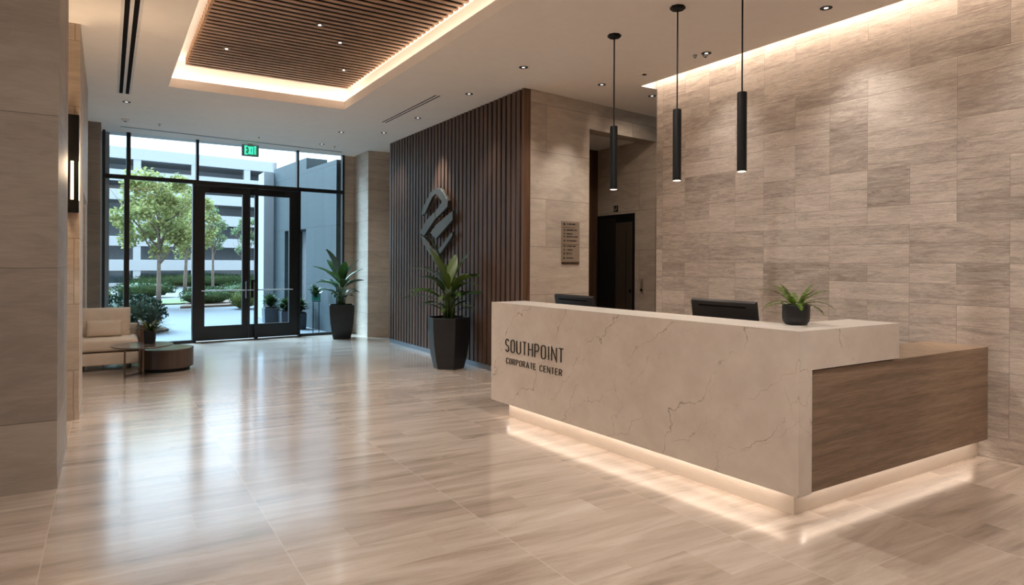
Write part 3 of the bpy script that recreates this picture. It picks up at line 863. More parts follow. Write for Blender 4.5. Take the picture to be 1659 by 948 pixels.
light('sconce_floor_glow', 'SPOT', (-.33, 7.15, 1.94), 16, WARM2, (-.33, 7.0, 0), sc, spot_size=R(60), spot_blend=.8, shadow_soft_size=.03)

for (sx_, sy_, rot_), lab in (((-3.14, 2.4, 0.0), 'unseen box light added as fill on the side wall left of the viewer'), ((-3.14, -1.2, 0.0), 'unseen box light added as fill on the side wall behind the viewer')):
    s2 = thing('wall_sconce', (sx_, sy_, 2.4), lab, 'wall light', 'added fill lights outside the view')  # unseen lights added to lift the ambient on ceiling and walls
    MB().box(sx_ - .05, sx_ + .05, sy_ - .05, sy_ + .05, 1.95, 2.40).build('housing', M['black'], s2)
    MB().box(sx_ - .045, sx_ + .045, sy_ - .045, sy_ + .045, 2.402, 2.85).build('fill_glow_box', M['sconce_led'], s2)
    light('sconce_glow', 'POINT', (sx_ + .15 * (sx_ < -3), sy_, 2.6), 24, WARM2, None, s2, shadow_soft_size=.2)

# ------------------------------------------------------------------ glazing and doors
tx = Vector((1, .0742)).normalized(); nx = Vector((-tx.y, tx.x))
def gpt(s, n): return (s + nx.x * n, gy(s) + nx.y * n)
def gbox(m, s0, s1, n0, n1, z0, z1):
    return m.prism([gpt(s0, n0), gpt(s1, n0), gpt(s1, n1), gpt(s0, n1)], z0, z1)
w1 = struct(empty('window_1', (-.066, gy(-.066), 0)))
m = MB()
for s0, s1, z0, z1 in ((-.066, -.03, 0, H), (.285, .345, 2.97, H), (.255, .330, 0, 2.97), (1.385, 1.43, 2.97, H), (3.225, 3.262, 2.97, H), (4.165, 4.21, 0, H), (3.262, 3.30, 0, 2.97), (1.330, 1.392, 0, 2.97)):
    gbox(m, s0, s1, -.05, .05, z0, z1)
gbox(m, -.066, 1.392, -.045, .045, 2.92, 2.99); gbox(m, 1.392, 3.30, -.055, .055, 2.905, 2.985); gbox(m, 3.26, 4.21, -.045, .045, 2.92, 2.99)
gbox(m, -.066, 1.392, -.045, .045, 0.0, .055); gbox(m, 3.262, 4.21, -.045, .045, 0.0, .05)
m.build('frame', M['blackmetal'], w1)
for s0, s1, z0, z1, nm in ((-.03, .285, 2.99, H, 'upper_pane'), (.345, 1.385, 2.99, H, 'upper_pane'), (1.43, 3.225, 2.985, H, 'upper_pane'), (3.262, 4.165, 2.99, H, 'upper_pane'),
                           (-.03, .255, .055, 2.92, 'lower_pane'), (.33, 1.330, .055, 2.92, 'lower_pane'), (3.30, 4.165, .05, 2.92, 'lower_pane')):
    m = MB(); m.poly([(*gpt(s0, 0), z0), (*gpt(s1, 0), z0), (*gpt(s1, 0), z1), (*gpt(s0, 0), z1)])
    m.build(nm, M['glass'], w1)
def leaf(nm, s0, s1, ls, rs, name_label):
    d = struct(empty(nm, (*gpt((s0 + s1) / 2, 0), 0)))
    m = MB()
    gbox(m, s0, s0 + ls, -.03, .03, .03, 2.90); gbox(m, s1 - rs, s1, -.03, .03, .03, 2.90)
    gbox(m, s0 + ls, s1 - rs, -.03, .03, .03, .295); gbox(m, s0 + ls, s1 - rs, -.03, .03, 2.775, 2.90)
    m.build('leaf_frame', M['blackmetal'], d)
    m = MB(); a, b = s0 + ls, s1 - rs
    m.poly([(*gpt(a, 0), .295), (*gpt(b, 0), .295), (*gpt(b, 0), 2.775), (*gpt(a, 0), 2.775)]); m.build('glass', M['glass'], d)
    m = MB(); m.cyl((*gpt(a - .06, -.07), .955), (*gpt(b + .06, -.07), .955), .013, n=10)
    m.cyl((*gpt(a - .04, -.07), .955), (*gpt(a - .04, -.03), .955), .010, n=8); m.cyl((*gpt(b + .04, -.07), .955), (*gpt(b + .04, -.03), .955), .010, n=8)
    m.build('push_bar', M['steel'], d)
    return d
dL = leaf('door_1', 1.395, 2.312, .142, .115, '')
dR = leaf('door_2', 2.318, 3.26, .02, .178, '')
m = MB(); m.cyl((*gpt(2.255, -.085), .80), (*gpt(2.255, -.085), 1.12), .011, n=10)
for z in (.84, 1.08): m.cyl((*gpt(2.255, -.085), z), (*gpt(2.255, -.03), z), .008, n=8)
m.build('pull_handle', M['steel'], dL)
m = MB(); gbox(m, 2.405, 2.470, -.10, -.05, .015, 2.915)
m.build('full_height_pull', M['blackmetal'], dR)
m = MB(); gbox(m, 2.395, 2.48, -.05, -.03, .10, .16); gbox(m, 2.395, 2.48, -.05, -.03, 2.80, 2.86); gbox(m, 2.35, 2.47, -.05, -.03, .80, 1.15); m.build('pull_brackets', M['blackmetal'], dR)
m = MB(); m.cyl((*gpt(2.39, -.12), .80), (*gpt(2.39, -.12), 1.12), .009, n=8); m.build('pull_handle', M['steel'], dR)
m = MB(); gbox(m, 1.62, 1.98, -.065, -.03, 2.83, 2.87); m.build('door_closer', M['black'], dL)
m = MB(); gbox(m, 2.72, 2.98, -.065, -.03, 2.83, 2.87); m.build('door_closer', M['black'], dR)
m = MB(); gbox(m, 1.392, 3.262, -.14, .08, 0, .012); m.build('trim_3', M['bronze'], kind='structure')

# exit sign
ex = thing('exit_sign', (2.31, 13.0, 3.55), 'green lit EXIT sign hanging from the ceiling in front of the glazing', 'sign')
def exb(m, s0, s1, d0, d1, z0, z1): m.box(2.30 + s0, 2.30 + s1, 13.05 + d0, 13.05 + d1, z0, z1)
m = MB(); exb(m, -.155, .145, -.03, .03, 3.49, 3.70); m.build('housing', M['bluegrey'], ex, bevel=.003, seg=1)
m = MB(); exb(m, -.115, .115, -.034, -.0305, 3.508, 3.685); m.build('face', M['exit_face'], ex)
m = MB(); exb(m, -.05, .05, -.02, .02, 3.7005, 3.731); m.build('ceiling_mount', M['white_metal'], ex)
m = MB(); write(m, 'EXIT', -.098, .095, 3.525, .145, .026, lambda s, z, d: (2.30 + s, 13.05 - .0345 - d, z), .003, dw=.4, gap=.2); m.build('letters', M['exit_green'], ex)

# ------------------------------------------------------------------ plants
def blade(m, base, az, elev, length, width, droop, fold=.25, n=9, tipw=.0, prof=None, twist=0.0, start=.0):
    """a leaf: centre line from base that arches; two quads wide"""
    d = Vector((math.cos(az), math.sin(az), 0)); side0 = Vector((-d.y, d.x, 0))
    p = Vector(base); e = elev
    rows = []
    for k in range(n + 1):
        t = k / n
        f = prof(t) if prof else math.sin(PI * min(1, (t * .92 + .05))) ** .8
        w = width * f / 2
        dirv = d * math.cos(e) + Vector((0, 0, 1)) * math.sin(e)
        nrm = -d * math.sin(e) + Vector((0, 0, 1)) * math.cos(e)
        a = twist * t
        side = side0 * math.cos(a) + nrm * math.sin(a)
        up_ = nrm * math.cos(a) - side0 * math.sin(a)
        rows.append((p + side * w + up_ * w * fold, p.copy(), p - side * w + up_ * w * fold))
        p = p + dirv * (length / n)
        e -= droop / n
    vs = [[m.bm.verts.new(q) for q in r] for r in rows]
    for r0, r1 in zip(vs, vs[1:]):
        m.bm.faces.new((r0[0], r0[1], r1[1], r1[0])); m.bm.faces.new((r0[1], r0[2], r1[2], r1[1]))
def superell(nsides, sharp):
    def f(t):
        k = 2 * PI / nsides
        a = (t % k) - k / 2
        poly = math.cos(k / 2) / math.cos(a)
        return 1 + (poly - 1) * sharp
    return f
def planter(name, loc, label, rt_, rb, hgt, rot, seedn, mat_leaf, sides, spec, xmax):
    t = thing(name, loc, label, 'plant')
    x, y, z = loc
    prof = [(rb * .94, 0), (rb, .01), (rb + (rt_ - rb) * .42, hgt * .22), (rb + (rt_ - rb) * .75, hgt * .48), (rb + (rt_ - rb) * .94, hgt * .74), (rt_, hgt * .985), (rt_ - .006, hgt),
            (rt_ - .03, hgt), (rt_ - .035, hgt - .05), (.02, hgt - .05)]
    MB().lathe(prof, loc, sides, None, rot).build('pot', mat_pot, t, smooth=False, bevel=.010, seg=3, angle=25)
    MB().lathe([(.02, hgt - .048), (rt_ - .045, hgt - .048), (rt_ - .05, hgt - .03), (.02, hgt - .02)], loc, sides, None, rot).build('soil', M['soil'], t)
    r = random.Random(seedn)
    ml = MB(); ms = MB()
    for (az, zb_, el, ln, wd, dr, tw) in spec(r):
        if math.cos(az) > .45: ln *= .80
        # stem from the soil to the leaf foot
        st = Vector((x + .09 * math.cos(az) * r.uniform(.2, 1), y + .09 * math.sin(az) * r.uniform(.2, 1), z + hgt - .04))
        rad = zb_[1]
        ft = Vector((x + rad * math.cos(az), y + rad * math.sin(az), z + hgt + zb_[0]))
        mid = (st + ft) / 2 + Vector((-.02 * math.cos(az), -.02 * math.sin(az), .02))
        ms.tube([st, mid, ft], [.009, .008, .006], 6)
        blade(ml, ft, az, el, ln, wd, dr, .28, 10, twist=tw)
    for v in list(ml.bm.verts) + list(ms.bm.verts):
        if v.co.x > xmax: v.co.x = xmax - .02 * (1 - math.exp(-(v.co.x - xmax) * 3))
    ml.build('foliage', mat_leaf, t, smooth=True, normals=False)
    ms.build('stems', M['stem'], t, smooth=True)
    return t
mat_pot = M['pot']
SX = YAW   # view direction used only to spread foliage evenly around the pot
def spec_mid(r):
    L = []
    for az, el, ln in ((2.45, 1.36, .62), (-.4, 1.22, .55), (3.4, 1.15, .50), (.7, 1.3, .5)):
        L.append((az, (.44, .03), el, ln * 1.25, .155, .35, r.uniform(-.4, .4)))
    for k in range(9):
        L.append((k * .698 + r.uniform(-.15, .15), (r.uniform(.30, .46), .07), r.uniform(.75, 1.1), r.uniform(.50, .66), r.uniform(.10, .135), r.uniform(.7, 1.2), r.uniform(-.6, .6)))
    for k in range(14):
        L.append((k * .449 + r.uniform(-.15, .15), (r.uniform(.18, .38), .09), r.uniform(.4, .8), r.uniform(.48, .64), r.uniform(.085, .125), r.uniform(.7, 1.2), r.uniform(-.5, .5)))
    for k in range(9):
        L.append((k * .698 + r.uniform(-.2, .2), (r.uniform(.06, .2), .11), r.uniform(.3, .6), r.uniform(.34, .48), r.uniform(.065, .095), r.uniform(.6, 1.2), r.uniform(-.5, .5)))
    return L
planter('potted_palm_lily', (4.145, 8.33, 0), 'tall leafy plant in a faceted charcoal pot before the slatted wall', .315, .225, .725, .35, 5, M['leafbig'], 6, spec_mid, 4.47)
def spec_far(r):
    L = []
    for az, el, ln, w in ((2.5, 1.42, .60, .24), (-.55, 1.25, .56, .20), (3.3, .75, .55, .17), (-.2, .85, .48, .16), (2.0, 1.1, .5, .18), (4.6, 1.2, .42, .17)):
        L.append((az, (.44, .05), el, ln * 1.18, w * 1.1, .55, r.uniform(-.3, .3)))
    for k in range(8):
        L.append((k * .785 + r.uniform(-.15, .15), (r.uniform(.26, .42), .08), r.uniform(.5, .9), r.uniform(.44, .56), r.uniform(.15, .19), r.uniform(.7, 1.1), r.uniform(-.4, .4)))
    for k in range(8):
        L.append((k * .785 + .3 + r.uniform(-.15, .15), (r.uniform(.10, .24), .12), r.uniform(.4, .8), r.uniform(.28, .40), r.uniform(.08, .12), r.uniform(.8, 1.4), r.uniform(-.4, .4)))
    return L
planter('potted_bird_of_paradise', (3.93, 12.62, 0), 'broad leaved plant in a square charcoal pot in the far corner by the glazing', .33, .235, .665, .52, 21, M['leafshade'], 4, spec_far, 4.41)

# fern on the counter
fp = thing('potted_fern', (3.80, 2.60, ZD), 'small green fern in a round matte black pot on the marble counter', 'plant')
prof = [(.055, 0), (.066, .004), (.080, .022), (.0845, .045), (.0845, .122), (.082, .128), (.077, .128), (.075, .112), (.005, .112)]
MB().lathe(prof, (3.80, 2.60, ZD + .0005), 40).build('pot', M['deskpot'], fp, smooth=False, bevel=.0)
MB().lathe([(.005, .113), (.073, .113), (.072, .118), (.005, .122)], (3.80, 2.60, ZD), 24).build('soil', M['soil'], fp)
m = MB(); ms = MB()
r = random.Random(11)
def frond(base, az, el, ln, dr, w):
    d = Vector((math.cos(az), math.sin(az), 0)); sd = Vector((-d.y, d.x, 0))
    p = Vector(base); e = el; n = 22; pts = []
    for k in range(n + 1):
        t = k / n
        pts.append(p.copy())
        dv = d * math.cos(e) + Vector((0, 0, 1)) * math.sin(e)
        nr = -d * math.sin(e) + Vector((0, 0, 1)) * math.cos(e)
        if t > .12:
            lw = w * (math.sin(PI * (t * .80 + .18)) ** .7) * r.uniform(.8, 1.1)
            for s_ in (1, -1):
                o = (sd * s_ * .93 + dv * .36 + nr * r.uniform(-.25, .05)).normalized()
                q = dv * (ln / n * .52)
                a, b = p - q * .7, p + q * .7
                tip = p + o * lw + dv * lw * .25
                m.poly([a, p + o * lw * .55 - q * .75, tip, p + o * lw * .55 + q * .75, b])
        p = p + dv * (ln / n); e -= dr / n
    ms.tube(pts, [.0022 - .0016 * k / n for k in range(n + 1)], 4)
for az, el, ln, dr in ((2.55, 1.05, .27, 1.35), (2.75, .72, .21, 1.5), (2.3, .45, .20, 1.3), (-.55, .98, .24, 1.15), (-.75, .62, .23, 1.5), (-.35, .38, .20, 1.4),
                       (1.4, 1.15, .19, .9), (.7, .95, .20, 1.1), (3.4, .95, .20, 1.2), (4.4, 1.1, .17, 1.0), (5.2, .8, .19, 1.2), (2.0, 1.2, .18, .8), (-1.2, 1.2, .17, .8), (3.9, .6, .18, 1.4), (.2, .5, .19, 1.3), (1.1, .6, .18, 1.2), (2.9, 1.3, .17, .7), (5.9, 1.3, .17, .7)):
    frond((3.80 + .02 * math.cos(az), 2.60 + .02 * math.sin(az), ZD + .116), az, el, ln * 1.06, dr, .030)
m.build('fronds', M['fern'], fp, normals=False)
ms.build('stems', M['stem'], fp)

# ------------------------------------------------------------------ lounge
sf = thing('sofa', (-.35, 10.75, 0), 'beige upholstered sofa in the left alcove by the window', 'sofa')
SX0, SX1 = -1.25, .40
MB().box(SX0, SX1 - .01, 10.43, 11.25, .075, .245).build('base', M['sofa'], sf, bevel=.015)
m = MB(); m.box(SX0 + .01, SX1 - .015, 10.40, 11.0, .262, .43); o = m.build('seat_cushion', M['sofa'], sf, bevel=.045, seg=4, smooth=True)
def cushion(m, x0, x1, z0, z1, y, th, lean, bulge, n=14):
    vf = []; vb = []
    for j in range(n + 1):
        rf, rb_ = [], []
        for i in range(n + 1):
            u, v = i / n, j / n
            f = (1 - abs(2 * u - 1) ** 3.0) * (1 - abs(2 * v - 1) ** 3.0)
            f = max(f, 0) ** .5
            x = x0 + (x1 - x0) * u; z = z0 + (z1 - z0) * v
            yy = y + lean * v
            rf.append(m.bm.verts.new((x, yy - bulge * f - th * .1, z))); rb_.append(m.bm.verts.new((x, yy + th * (.3 + .7 * f), z)))
        vf.append(rf); vb.append(rb_)
    for j in range(n):
        for i in range(n):
            m.bm.faces.new((vf[j][i], vf[j][i + 1], vf[j + 1][i + 1], vf[j + 1][i]))
            m.bm.faces.new((vb[j][i + 1], vb[j][i], vb[j + 1][i], vb[j + 1][i + 1]))
    for i in range(n):
        m.bm.faces.new((vf[0][i + 1], vf[0][i], vb[0][i], vb[0][i + 1])); m.bm.faces.new((vf[n][i], vf[n][i + 1], vb[n][i + 1], vb[n][i]))
        m.bm.faces.new((vf[i][0], vf[i + 1][0], vb[i + 1][0], vb[i][0])); m.bm.faces.new((vf[i + 1][n], vf[i][n], vb[i][n], vb[i + 1][n]))
m = MB(); cushion(m, -.43, .30, .42, .82, 10.92, .16, .13, .05); m.build('back_cushion', M['sofa'], sf, smooth=True)
m = MB(); cushion(m, -1.18, -.44, .42, .82, 10.92, .16, .13, .05); m.build('back_cushion', M['sofa'], sf, smooth=True)
MB().box(SX0, SX1, 11.14, 11.26, .245, .575).build('back_frame', M['sofa'], sf, bevel=.02)
for x0, nm in ((SX1 - .002, 'arm'), (SX0 - .06, 'arm')):
    a = MB().box(x0, x0 + .062, 10.42, 11.25, .075, .600).build(nm, M['sofaframe'], sf, bevel=.008)
    MB().box(x0 - .001, x0 + .063, 10.385, 10.42, .0, .612).build('arm_edge', M['armwood'], a, bevel=.003)
    MB().box(x0 - .001, x0 + .063, 10.42, 11.25, .600, .612).build('arm_cap', M['armwood'], a, bevel=.003)
for x in (SX0 + .1, SX1 - .1):
    MB().box(x - .02, x + .02, 11.1, 11.14, 0, .076).build('foot', M['armwood'], sf)
lp = MB(); cushion(lp, -.24, .19, .44, .66, 10.765, .05, .05, .045); lpo = lp.build('lumbar_pillow', M['sofa'], None, smooth=True)
tag(lpo, 'beige lumbar pillow leaning on the sofa back cushion', 'pillow')

tb = thing('round_side_table', (.40, 9.72, 0), 'round smoked top side table on slim bronze legs before the sofa', 'side table')
MB().lathe([(.33, .388), (.355, .396), (.360, .404), (.357, .410), (.01, .410)], (.40, 9.72, 0), 56).build('tabletop', M['tabletop'], tb, smooth=False)
for lx_, ly_ in ((.204, 9.755), (.416, 9.846), (.60, 9.93)):
    if lx_ > .5: continue
    MB().box(lx_ - .011, lx_ + .011, ly_ - .011, ly_ + .011, 0, .39).build('leg', M['bronze'], tb, bevel=.003)
MB().box(.37, .392, 9.98, 10.002, 0, .39).build('leg', M['bronze'], tb, bevel=.003)
m = MB(); m.tube([(.204, 9.755, .012), (.29, 9.84, .012), (.38, 9.98, .012)], [.008] * 3, 6); m.tube([(.416, 9.846, .012), (.41, 9.92, .012), (.385, 9.98, .012)], [.008] * 3, 6)
m.build('foot_rail', M['bronze'], tb)

dr = thing('drum_coffee_table', (.71, 10.15, 0), 'low round brown drum coffee table beside the sofa', 'coffee table')
MB().lathe([(.29, 0), (.29, .045), (.01, .045)], (.71, 10.15, 0), 48).build('recessed_base', M['black'], dr)
MB().lathe([(.325, .046), (.335, .052), (.335, .288), (.01, .288)], (.71, 10.15, 0), 64).build('drum_body', M['drumwood'], dr)
MB().lathe([(.334, .2885), (.338, .292), (.336, .305), (.01, .305)], (.71, 10.15, 0), 64).build('tabletop', M['tabletop'], dr)

tp = thing('potted_grass_plant', (.49, 9.86, .41), 'small arching strap leaf plant in a grey pot on the side table', 'plant')
MB().lathe([(.060, .0005), (.066, .004), (.072, .06), (.075, .165), (.073, .17), (.066, .17), (.064, .155), (.005, .155)], (.49, 9.86, .41), 32).build('pot', M['pot'], tp)
MB().lathe([(.005, .1555), (.062, .1555), (.060, .160), (.005, .162)], (.49, 9.86, .41), 20).build('soil', M['soil'], tp)
m = MB(); r = random.Random(4)
for k in range(58):
    az = r.uniform(0, 2 * PI); el = r.uniform(.5, 1.35)
    blade(m, (.49 + .02 * math.cos(az), 9.86 + .02 * math.sin(az), .56), az, el, r.uniform(.22, .34), r.uniform(.024, .040), r.uniform(.9, 1.8), .3, 8,
          prof=lambda t: (.55 + .45 * math.sin(PI * min(t * 1.4, 1) )) * (1 - t) ** .45 + .02)
m.build('foliage', M['leafolive'], tp, smooth=True, normals=False)

# ------------------------------------------------------------------ outside
sprism('floor_pavement', M['pavement'], [(-40, 13.05), (-.7, 13.09), (4.4, 13.47), (60, 17), (60, 80), (-40, 80)], -.12, -.015)
MB().box(-30, 30, 28.9, 43.5, -.014, -.004).build('road', M['road'], kind='structure')
MB().prism([(-6, 24.6), (2.2, 25.4), (3.0, 26.6), (2.4, 28.2), (-6, 28.4)], -.014, .03).build('lawn', M['lawn'], kind='structure')
MB().prism([(-3, 14.9), (.7, 15.15), (1.15, 15.9), (.9, 17.3), (-3, 18)], -.014, .03).build('planting_bed', M['mulch'], kind='structure')
MB().prism([(2.0, 23.2), (4.6, 23.8), (7.6, 24.6), (8, 27.5), (2.6, 26.5)], -.014, .05).build('planting_bed', M['mulch'], kind='structure')
sbox('wall_outside_left', M['winglight'], -.32, .035, 13.25, 14.0, -.01, 5.0)
sbox('ceiling_outside', M['winglight'], -1.0, 6.5, 13.75, 13.76, 5.2, 5.3)

# parking building
gr = thing('parking_building', (2, 45, 0), 'white concrete multi level parking building across the street', 'building')
KG = .15
def gb(m, x0, x1, d0, d1, z0, z1):
    m.prism([(x0, 45 + KG * x0 + d0), (x1, 45 + KG * x1 + d0), (x1, 45 + KG * x1 + d1), (x0, 45 + KG * x0 + d1)], z0, z1)
GX0, GX1 = -8.0, 9.9
lev = [(8.30, 7.62), (6.95, 6.28), (5.78, 5.16), (4.47, 3.80), (2.98, 2.40), (1.58, .92)]
for k, (zt_, zb_) in enumerate(lev):
    m = MB(); gb(m, GX0, GX1, 0, .35, zb_, zt_); m.build('spandrel', M['garage'], gr)
    m = MB(); gb(m, GX0, GX1, .35, 3.5, zb_ + .05, zb_ + .15); m.build('deck_slab', M['garage_in'], gr)
for x in (-4.8, -1.65, 1.55, 4.75, 7.95):
    m = MB(); gb(m, x - .2, x + .2, -.02 + .05, .45, 0, 8.2); m.build('column', M['garage'], gr)
m = MB(); gb(m, GX1 - .3, GX1, .0, 3.6, 0, 8.3); m.build('end_wall', M['garage'], gr)
m = MB(); gb(m, GX0, GX1, 3.5, 3.7, 0, 8.2); m.build('rear_wall', M['garage_dark'], gr)
for x0, x1 in ((-4.6, -1.85), (-1.45, 1.35), (1.75, 4.55), (4.95, 7.75), (8.15, 9.6)):
    m = MB(); gb(m, x0, x1, .30, .36, .18, .93); m.build('shopfront_window', M['shopglass'], gr)
m = MB(); gb(m, GX0, GX1, -.6, -.4, 0, .2); m.build('low_wall', M['garage'], gr)

# neighbouring wing on the right
wg = thing('entrance_wing', (4.0, 15.5, 0), 'blue grey panelled wing wall outside the right glazing', 'building')
wd = Vector((3.743 - 4.10, 17.877 - 13.56)).normalized()
wn = Vector((wd.y, -wd.x))          # towards +x
def wp(s, n): q = Vector((4.10, 13.56)) + wd * s + wn * n; return (q.x, q.y)
def wbox(m, s0, s1, n0, n1, z0, z1): m.prism([wp(s0, n0), wp(s1, n0), wp(s1, n1), wp(s0, n1)], z0, z1)
SA, SB = 1.85, 3.42
m = MB()
wbox(m, 0.0, SA, 0, .25, -.01, 3.66); wbox(m, SB, 4.35, 0, .5, -.01, 3.93)
m.build('wall_panels', M['bluepanel'], wg)
m = MB(); wbox(m, SA, SB, 0, .5, 2.27, 3.93); m.build('lintel', M['bluepanel'], wg)
m = MB(); wbox(m, SA, SB, .45, .5, -.01, 2.27); m.build('recess_back', M['garage_dark'], wg)
m = MB(); wbox(m, SA + .05, SA + .8, .40, .44, .05, 2.2); m.build('recess_glass', M['shopglass'], wg)
m = MB(); m.box(3.49, 3.74, 17.88, 18.6, -.01, 3.85); m.build('end_pier', M['winglight'], wg)

# vegetation outside
def tree(name, base, hgt, crown, label, seedn, mat, n=2400, lean=0.0, leafs=.12, bh=.36):
    """crown: (rx, ry, z0, z1)"""
    t = thing(name, (*base, 0), label, 'tree', 'trees along the street')
    r = random.Random(seedn)
    bx_, by_ = base
    rx, ry, z0, z1 = crown
    m = MB()
    fork = hgt * bh
    m.tube([(bx_, by_, -.01), (bx_ + lean * .3, by_, fork * .6), (bx_ + lean * .6, by_, fork), (bx_ + lean, by_, (z0 + z1) / 2), (bx_ + lean, by_, z1 * .93)],
           [.018 * hgt, .014 * hgt, .012 * hgt, .007 * hgt, .002 * hgt], 8)
    tips = []
    for k in range(11):
        az = k * 2.4 + r.uniform(-.3, .3); f = r.uniform(.5, .95)
        p0 = Vector((bx_ + lean * .6, by_, fork + (z1 - fork) * .05 * k * .8))
        p2 = Vector((bx_ + lean + rx * f * math.cos(az), by_ + ry * f * math.sin(az), p0.z + (z1 - p0.z) * r.uniform(.35, .7)))
        p1 = (p0 + p2) / 2 + Vector((0, 0, -.06 * hgt * r.uniform(.3, 1)))
        m.tube([p0, p1, p2], [.0085 * hgt, .005 * hgt, .0015 * hgt], 5); tips.append(p2)
    m.build('trunk', M['bark'], t, smooth=True)
    m = MB()
    cz = (z0 + z1) / 2; rz = (z1 - z0) / 2
    clumps = []
    for k in range(34):
        while True:
            v = Vector((r.uniform(-1, 1), r.uniform(-1, 1), r.uniform(-1, 1)))
            if .25 < v.length < 1: break
        wz = 1 - .25 * max(v.z, 0)
        clumps.append((Vector((bx_ + lean + v.x * rx * wz * .85, by_ + v.y * ry * wz * .85, cz + v.z * rz * .85)), r.uniform(.20, .36) * (rx + ry) / 2))
    for k in range(n):
        c, q = clumps[r.randrange(len(clumps))]
        v = Vector((r.gauss(0, 1), r.gauss(0, 1), r.gauss(0, .8))); v = v.normalized() * q * r.random() ** .45
        p = c + v
        s_ = leafs * r.uniform(.6, 1.2)
        a = Vector((r.gauss(0, 1), r.gauss(0, 1), r.gauss(0, .6))).normalized() * s_; b = a.orthogonal().normalized() * s_ * .55
        b = Matrix.Rotation(r.uniform(0, 6.28), 3, a.normalized()) @ b
        m.poly([p - a * .5, p + b * .5, p + a * .5, p - b * .5])
    m.build('crown', mat, t, normals=False)
    return t
tree('street_tree', (1.457, 24.24), 4.6, (1.50, 1.3, 1.50, 4.75), 'large light green tree behind the left glazing', 1, M['treeleaf'], 6500, 0, .150, .30)
tree('street_tree', (-.75, 27.3), 4.5, (.95, .8, 1.5, 4.9), 'tree at the far left of the glazing, cut by the window edge', 2, M['treeleaf_far'], 2400, 0, .15)
tree('street_tree', (2.85, 31.1), 4.7, (1.35, 1.2, 1.6, 4.9), 'second tree just left of the entrance door', 3, M['treeleaf'], 3200, .1, .18)
tree('street_tree', (4.40, 34.6), 4.1, (.75, .75, 1.8, 4.35), 'slender tree seen through the left door leaf', 4, M['treeleaf_far'], 1400, 0, .15, .42)
tree('street_tree', (6.0, 35.6), 4.1, (.70, .7, 1.5, 4.25), 'tree seen beside the meeting door stiles', 5, M['treeleaf_far'], 1400, 0, .15)
tree('street_tree', (7.45, 33.6), 4.2, (.75, .75, 1.0, 4.1), 'tree seen through the right door leaf beside the wing', 6, M['treeleaf'], 1400, 0, .15)
def shrub(name, c, rx, ry, hgt, label, mat, n=700, leafs=.07, seedn=1, group='shrubs and hedges outside', long=1.0):
    t = thing(name, (c[0], c[1], 0), label, 'shrub', group)
    r = random.Random(seedn)
    m = MB()
    core = []
    bmesh.ops.create_icosphere(m.bm, subdivisions=3, radius=1.0)
    for v in m.bm.verts:
        k = .84 + .10 * math.sin(7 * v.co.x + seedn) * math.sin(6 * v.co.y) + .05 * math.sin(11 * v.co.z + v.co.x * 5)
        z = v.co.z
        v.co = Vector((c[0] + v.co.x * rx * k, c[1] + v.co.y * ry * k, max(0, hgt * .45 + z * hgt * .5 * k)))
    m.build('body', mat, t, smooth=True)
    m = MB()
    for k in range(n):
        v = Vector((r.gauss(0, 1), r.gauss(0, 1), r.gauss(0, 1))).normalized()
        if v.z < -.55: v.z = -v.z
        q = r.uniform(.78, 1.04)
        p = Vector((c[0] + v.x * rx * q, c[1] + v.y * ry * q, max(.03, hgt * .48 + v.z * hgt * .52 * q)))
        s_ = leafs * r.uniform(.7, 1.3)
        o = (v * .6 + Vector((r.gauss(0, .5), r.gauss(0, .5), r.gauss(.3, .5)))).normalized()
        a = o * s_ * long; b = a.orthogonal().normalized() * s_ * .45
        b = Matrix.Rotation(r.uniform(0, 6.28), 3, o) @ b
        m.poly([p - a * .3, p + b * .5, p + a * .7, p - b * .5])
    m.build('foliage', mat, t, normals=False)
    return t
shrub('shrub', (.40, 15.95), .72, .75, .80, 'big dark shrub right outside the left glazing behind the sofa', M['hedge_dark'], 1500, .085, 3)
shrub('hedge', (1.35, 30.6), 1.15, .6, .70, 'long clipped hedge across the lawn behind the largest tree', M['hedge'], 900, .10, 4)
shrub('hedge', (2.95, 24.9), .85, .7, .62, 'grey green hedge left of the door frame', M['hedge'], 900, .09, 5)
shrub('hedge', (4.75, 27.2), 1.25, .7, .72, 'hedge seen low through the left door leaf', M['hedge'], 1100, .09, 6)
shrub('shrub', (3.72, 22.2), .42, .5, .66, 'round light green bush at the meeting door stiles', M['hedge_light'], 700, .075, 7)
shrub('hedge', (5.35, 25.2), .7, .6, .95, 'hedge seen through the right door leaf before the wing', M['hedge'], 700, .09, 8)
shrub('shrub', (-.35, 22.5), .62, .6, .80, 'yellow green bush at the far left of the glazing', M['hedge_light'], 600, .08, 9)
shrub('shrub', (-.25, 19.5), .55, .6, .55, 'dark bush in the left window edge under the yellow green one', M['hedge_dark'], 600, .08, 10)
shrub('hedge', (5.0, 43.0), 4.6, .5, .75, 'low far hedge along the parking building base', M['hedge'], 1600, .12, 12)
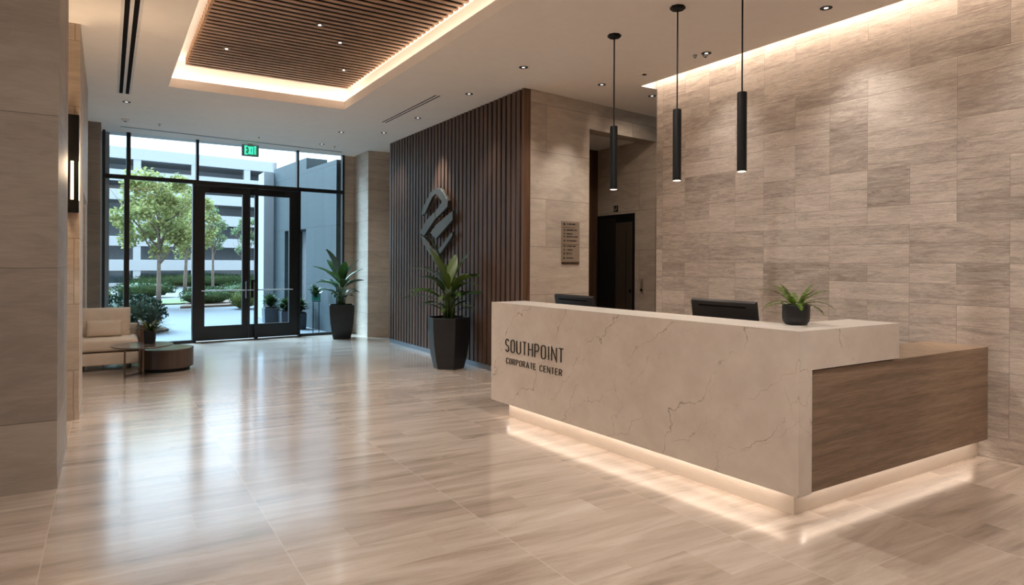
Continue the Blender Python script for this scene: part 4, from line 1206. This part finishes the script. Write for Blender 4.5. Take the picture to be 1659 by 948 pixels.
def box_planter(loc, w, d, hgt, label, sn):
    t = thing('box_planter', loc, label, 'planter', 'square planters by the wing')
    x, y, z = loc
    m = MB(); m.hexa([(x + a * w * .46, y + b * d * .46, z) for a, b in ((-1, -1), (1, -1), (1, 1), (-1, 1))], [(x + a * w * .5, y + b * d * .5, z + hgt) for a, b in ((-1, -1), (1, -1), (1, 1), (-1, 1))])
    m.build('box', M['planterbox'], t, bevel=.01)
    m = MB(); m.box(x - w * .44, x + w * .44, y - d * .44, y + d * .44, z + hgt, z + hgt + .02); m.build('soil', M['soil'], t)
    r = random.Random(sn); m = MB()
    for k in range(150):
        az = r.uniform(0, 6.28); el = r.uniform(.2, 1.4)
        blade(m, (x + r.uniform(-.1, .1) * w, y + r.uniform(-.1, .1) * d, z + hgt + .02 + r.uniform(0, .12)), az, el, r.uniform(.16, .30), r.uniform(.05, .08), r.uniform(.3, .9), .2, 4)
    m.build('foliage', M['hedge'], t, normals=False)
box_planter((3.47, 16.9, -.014), .36, .36, .37, 'square slate planter with a leafy bush seen through the right door leaf', 31)
box_planter((3.74, 16.45, -.014), .30, .34, .30, 'second slate planter half hidden behind the right door stile', 32)
box_planter((3.70, 14.95, -.014), .24, .3, .36, 'tall slate planter between the door stile and plant stand', 33)
ps = thing('plant_stand', (3.78, 14.05, -.014), 'tall black wire plant stand holding a leafy glass planter outside', 'plant stand')
px_, py_ = 3.80, 13.98
m = MB()
ps.location = (px_, py_, -.014)
for a in range(4):
    q = (px_ + .085 * math.cos(a * PI / 2 + .5), py_ + .085 * math.sin(a * PI / 2 + .5))
    MB().cyl((*q, -.012), (*q, .66), .008, n=8).build('leg', M['black'], ps)
m = MB(); m.lathe([(.080, .655), (.096, .655), (.096, .67), (.080, .67)], (px_, py_, 0), 24); m.build('ring', M['black'], ps)
gp = thing('glass_planter', (px_, py_, .672), 'clear glass planter with a dark leafy plant on the black stand outside', 'plant')
m = MB(); m.lathe([(.085, .0), (.09, .003), (.092, .16), (.088, .16), (.084, .01), (.004, .008)], (px_, py_, .672), 28); m.build('glass_pot', M['vase_glass'], gp)
r = random.Random(9); m = MB()
for k in range(40):
    az = r.uniform(0, 6.28)
    blade(m, (px_ + r.uniform(-.03, .03), py_ + r.uniform(-.03, .03), .72 + r.uniform(0, .14)), az, r.uniform(.5, 1.45), r.uniform(.14, .26), r.uniform(.05, .075), r.uniform(.3, 1.0), .25, 6)
m.build('foliage', M['leafshade'], gp, normals=False)

# ------------------------------------------------------------------ world and light
w = bpy.data.worlds.new('overcast_sky'); scene.world = w; w.use_nodes = True
nt = w.node_tree; nt.nodes.clear()
bg = nt.nodes.new('ShaderNodeBackground'); wo = nt.nodes.new('ShaderNodeOutputWorld')
bg.inputs[0].default_value = (.70, .87, 1.0, 1); bg.inputs[1].default_value = 2.0
nt.links.new(bg.outputs[0], wo.inputs[0])

light('daylight', 'SUN', (-6, 25, 19), 20.0, (.52, .78, 1.0), (1.5, 11.5, .0), None, angle=R(45))

scene.view_settings.view_transform = 'Standard'
scene.view_settings.look = 'None'
scene.view_settings.gamma = 1.0
scene.view_settings.use_curve_mapping = False
scene.view_settings.exposure = 0.55
cy = scene.cycles
cy.max_bounces = 10; cy.diffuse_bounces = 5; cy.glossy_bounces = 4; cy.transparent_max_bounces = 16; cy.transmission_bounces = 6
cy.sample_clamp_indirect = 4.0
cy.caustics_reflective = False; cy.caustics_refractive = False
cy.use_denoising = True
bpy.context.view_layer.update()
